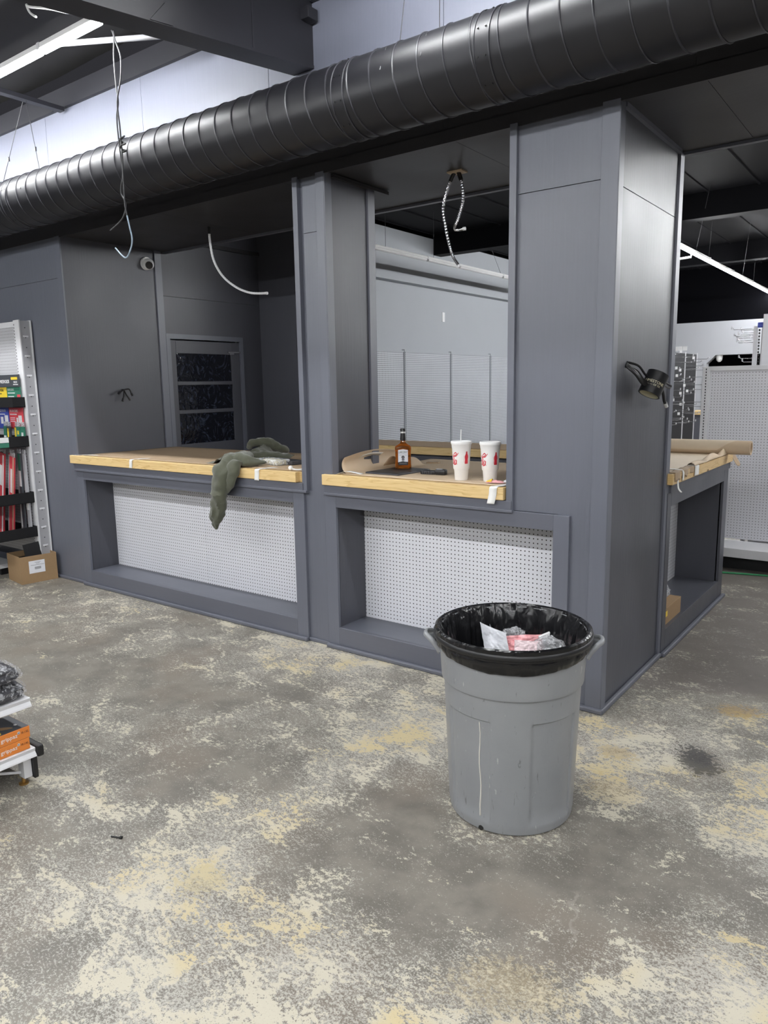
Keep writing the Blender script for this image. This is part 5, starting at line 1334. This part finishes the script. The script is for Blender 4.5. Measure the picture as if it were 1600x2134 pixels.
# black pegboard run with many hooks, seen on edge past the pillar
RXB, = (-1.50,)
t = thing('hook_gondola', 'black pegboard run of empty hooks beside the corner pillar, far back', 'shelving', (-1.8, 6.9, 0))
obj('pegboard', B(-1.62, 6.2, .2, -1.60, 7.9, 2.02), M['peg_b'], t)
for y in (6.2, 6.75, 7.3, 7.9):
    u_ = obj('upright', B(-1.64, y - .02, 0, -1.595, y + .02, 2.04), M['grey_steel'], t)
obj('base_deck', B(-1.62, 6.2, .12, -1.1, 7.9, .18), M['black_matte'], t)
random.seed(21)
gr = 'empty wire hooks on the far black pegboard'
for row, z in enumerate((1.97, 1.88, 1.78, 1.70, 1.62, 1.54, 1.45, 1.36, 1.28, 1.19, 1.10)):
    for k in range(4):
        y = 6.3 + .38 * k + random.uniform(-.08, .08)
        peg_hook('empty wire hook, %s from front, %s row down, far black pegboard' % (ORD[k], ORD[row]), (-1.60, y, z + random.uniform(-.03, .03)), (1, 0, 0), random.choice((.12, .15, .2, .26)), gr)
gt = 'white price tags hanging on the far hooks'
for k in range(14):
    z = 2.0 - .06 * k + random.uniform(-.02, .02); y = 6.3 + random.uniform(0, .9); x = -1.58 + random.uniform(0, .12)
    tag(obj('hang_tag', B(x, y, z, x + .03, y + .004, z + .035), M['print_white']), 'little white tag among the far wire hooks, %s from the top' % ORD[k], 'tag', gt)
for k in range(5):
    x = -1.58 + .055 * k; tag(obj('hang_tag', B(x, 6.26, 2.02, x + .05, 6.27, 2.07), M['print_white']), 'white tag topping the far hook run, %s from the left' % ORD[k], 'tag', 'row of white tags above the far hooks')
bm = BM(); bmesh.ops.create_icosphere(bm, subdivisions=3, radius=1.0)
for v in bm.verts: v.co = Vector((-1.56, 6.2, 1.08)) + Vector((v.co.x * .045, v.co.y * .03, v.co.z * .13)) * (1 + .15 * mnoise.noise(v.co * 3))
tag(obj('white_packet', bm, M['white_plastic'], None, True), 'white packet hanging low at the front of the far hook run', 'packet')
# far partition with chamfered openings
def far_wall():
    t = thing('wall_rear_partition', loc=(1, 12, 0), kind='structure')
    obj('header', B(-9, 12.0, 2.13, 8, 12.2, 2.76), M['white_wall'], t)
    for (x0, x1) in ((-2.80, -2.45), (-.35, .0), (2.1, 2.45), (-5.2, -4.9)):
        obj('post', B(x0, 12.0, 0, x1, 12.2, 2.13), M['white_wall'], t)
        for s, xx in ((-1, x0), (1, x1)):
            bm = BM(); poly(bm, [(xx, 12.0, 2.13), (xx + s * .16, 12.0, 2.13), (xx, 12.0, 1.97)], (0, .2, 0)); obj('corner_brace', bm, M['white_wall'], t)
        obj('post_edge', B(x1 - .05, 11.985, 0, x1, 12.0, 2.0), M['white_wall'], t)
far_wall()
struct('wall_rear_upper', B(-9, 12.1, 2.76, 8, 12.2, 3.80), M['dark_void'])
t = thing('counter', 'small distant counter with a tan top behind the white display', 'counter', (-2.1, 10.8, 0))
obj('top', B(-2.36, 10.6, 1.05, -1.2, 11.1, 1.115), M['pine_x'], t)
obj('cabinet', B(-2.30, 10.65, 0, -1.25, 11.05, 1.05), M['satin'], t)
obj('door_panel', B(-2.10, 10.635, .1, -1.45, 10.65, .95), M['black_matte'], t)
bm = BM(); lathe(bm, [(.02, 2.0), (.05, 2.03), (.06, 2.08), (.06, 2.13)], -2.24, 12.1, 16, cap_t=True); tag(obj('smoke_sensor', bm, M['white_plastic'], None, True), 'white dome fixture in the corner of the far dark opening', 'sensor')
# stub conduit by the rear lit strip
bm = BM(); tube(bm, [(-1.60, 6.2, 3.10), (-1.28, 6.11, 3.10), (-1.27, 6.11, 3.16)], .014, 8)
tag(obj('conduit', bm, M['white_plastic'], None, True), 'short white conduit stub below the rear lit strip', 'pipe')
t = thing('sprinkler_head', 'small dark sprinkler head just behind the right soffit', 'sprinkler', (.25, 1.3, 3.0))
bm = BM(); tube(bm, [(-4, 1.30, 3.06), (7, 1.30, 3.06)], .02, 10); obj('pipe', bm, M['black_ceiling'], t, True)
bm = BM(); tube(bm, [(.17, 1.30, 3.06), (.17, 1.30, 2.99)], .012, 8); tube(bm, [(.17, 1.30, 2.99), (.17, 1.30, 2.985)], .024, 10); obj('head', bm, M['steel_dark'], t)
# things in the side niche
t = thing('carton', 'narrow brown carton on the floor of the side niche', 'box', (-.06, 1.32, .145))
nm_ = basis((-.005, 1.10, .1465), (.0, 1, 0), (0, 0, 1))
obj('carton_body', B(-.10, 1.10, .146, -.006, 1.47, .255, bev=.002), M['carton'], t)
obj('end_label', B(-.09, 1.098, .16, -.02, 1.1005, .245), M['paper'], t); obj('red_mark', B(-.03, 1.097, .215, -.015, 1.0985, .235), M['card_red'], t)
obj('yellow_sticker', B(-.0062, 1.13, .20, -.005, 1.17, .235), M['card_yellow'], t)
puff('plastic_wrap', 'crumpled clear plastic wrap on the carton in the side niche', 'poly', (-.12, 1.28, .31), (.08, .15, .06), 3.0, 'plastic wrap')
# hose on the floor
bm = BM(); tube(bm, smoothpath([(-.9, 3.16, .008), (-.5, 3.22, .008), (-.15, 3.28, .008), (.2, 3.36, .008), (.8, 3.42, .008), (1.4, 3.35, .008)]), .008, 8)
tag(obj('garden_hose', bm, M['green_hose'], None, True), 'thin green hose lying across the floor by the white display', 'hose')
# a stray dark screw on the floor
bm = BM(); tube(bm, [(-1.10, -2.055, .004), (-1.065, -2.04, .004)], .0035, 6); tube(bm, [(-1.066, -2.040, .005), (-1.058, -2.037, .005)], .006, 8)
tag(obj('screw', bm, M['print_black'], None, False), 'small dark screw lying alone on the foreground floor', 'screw')
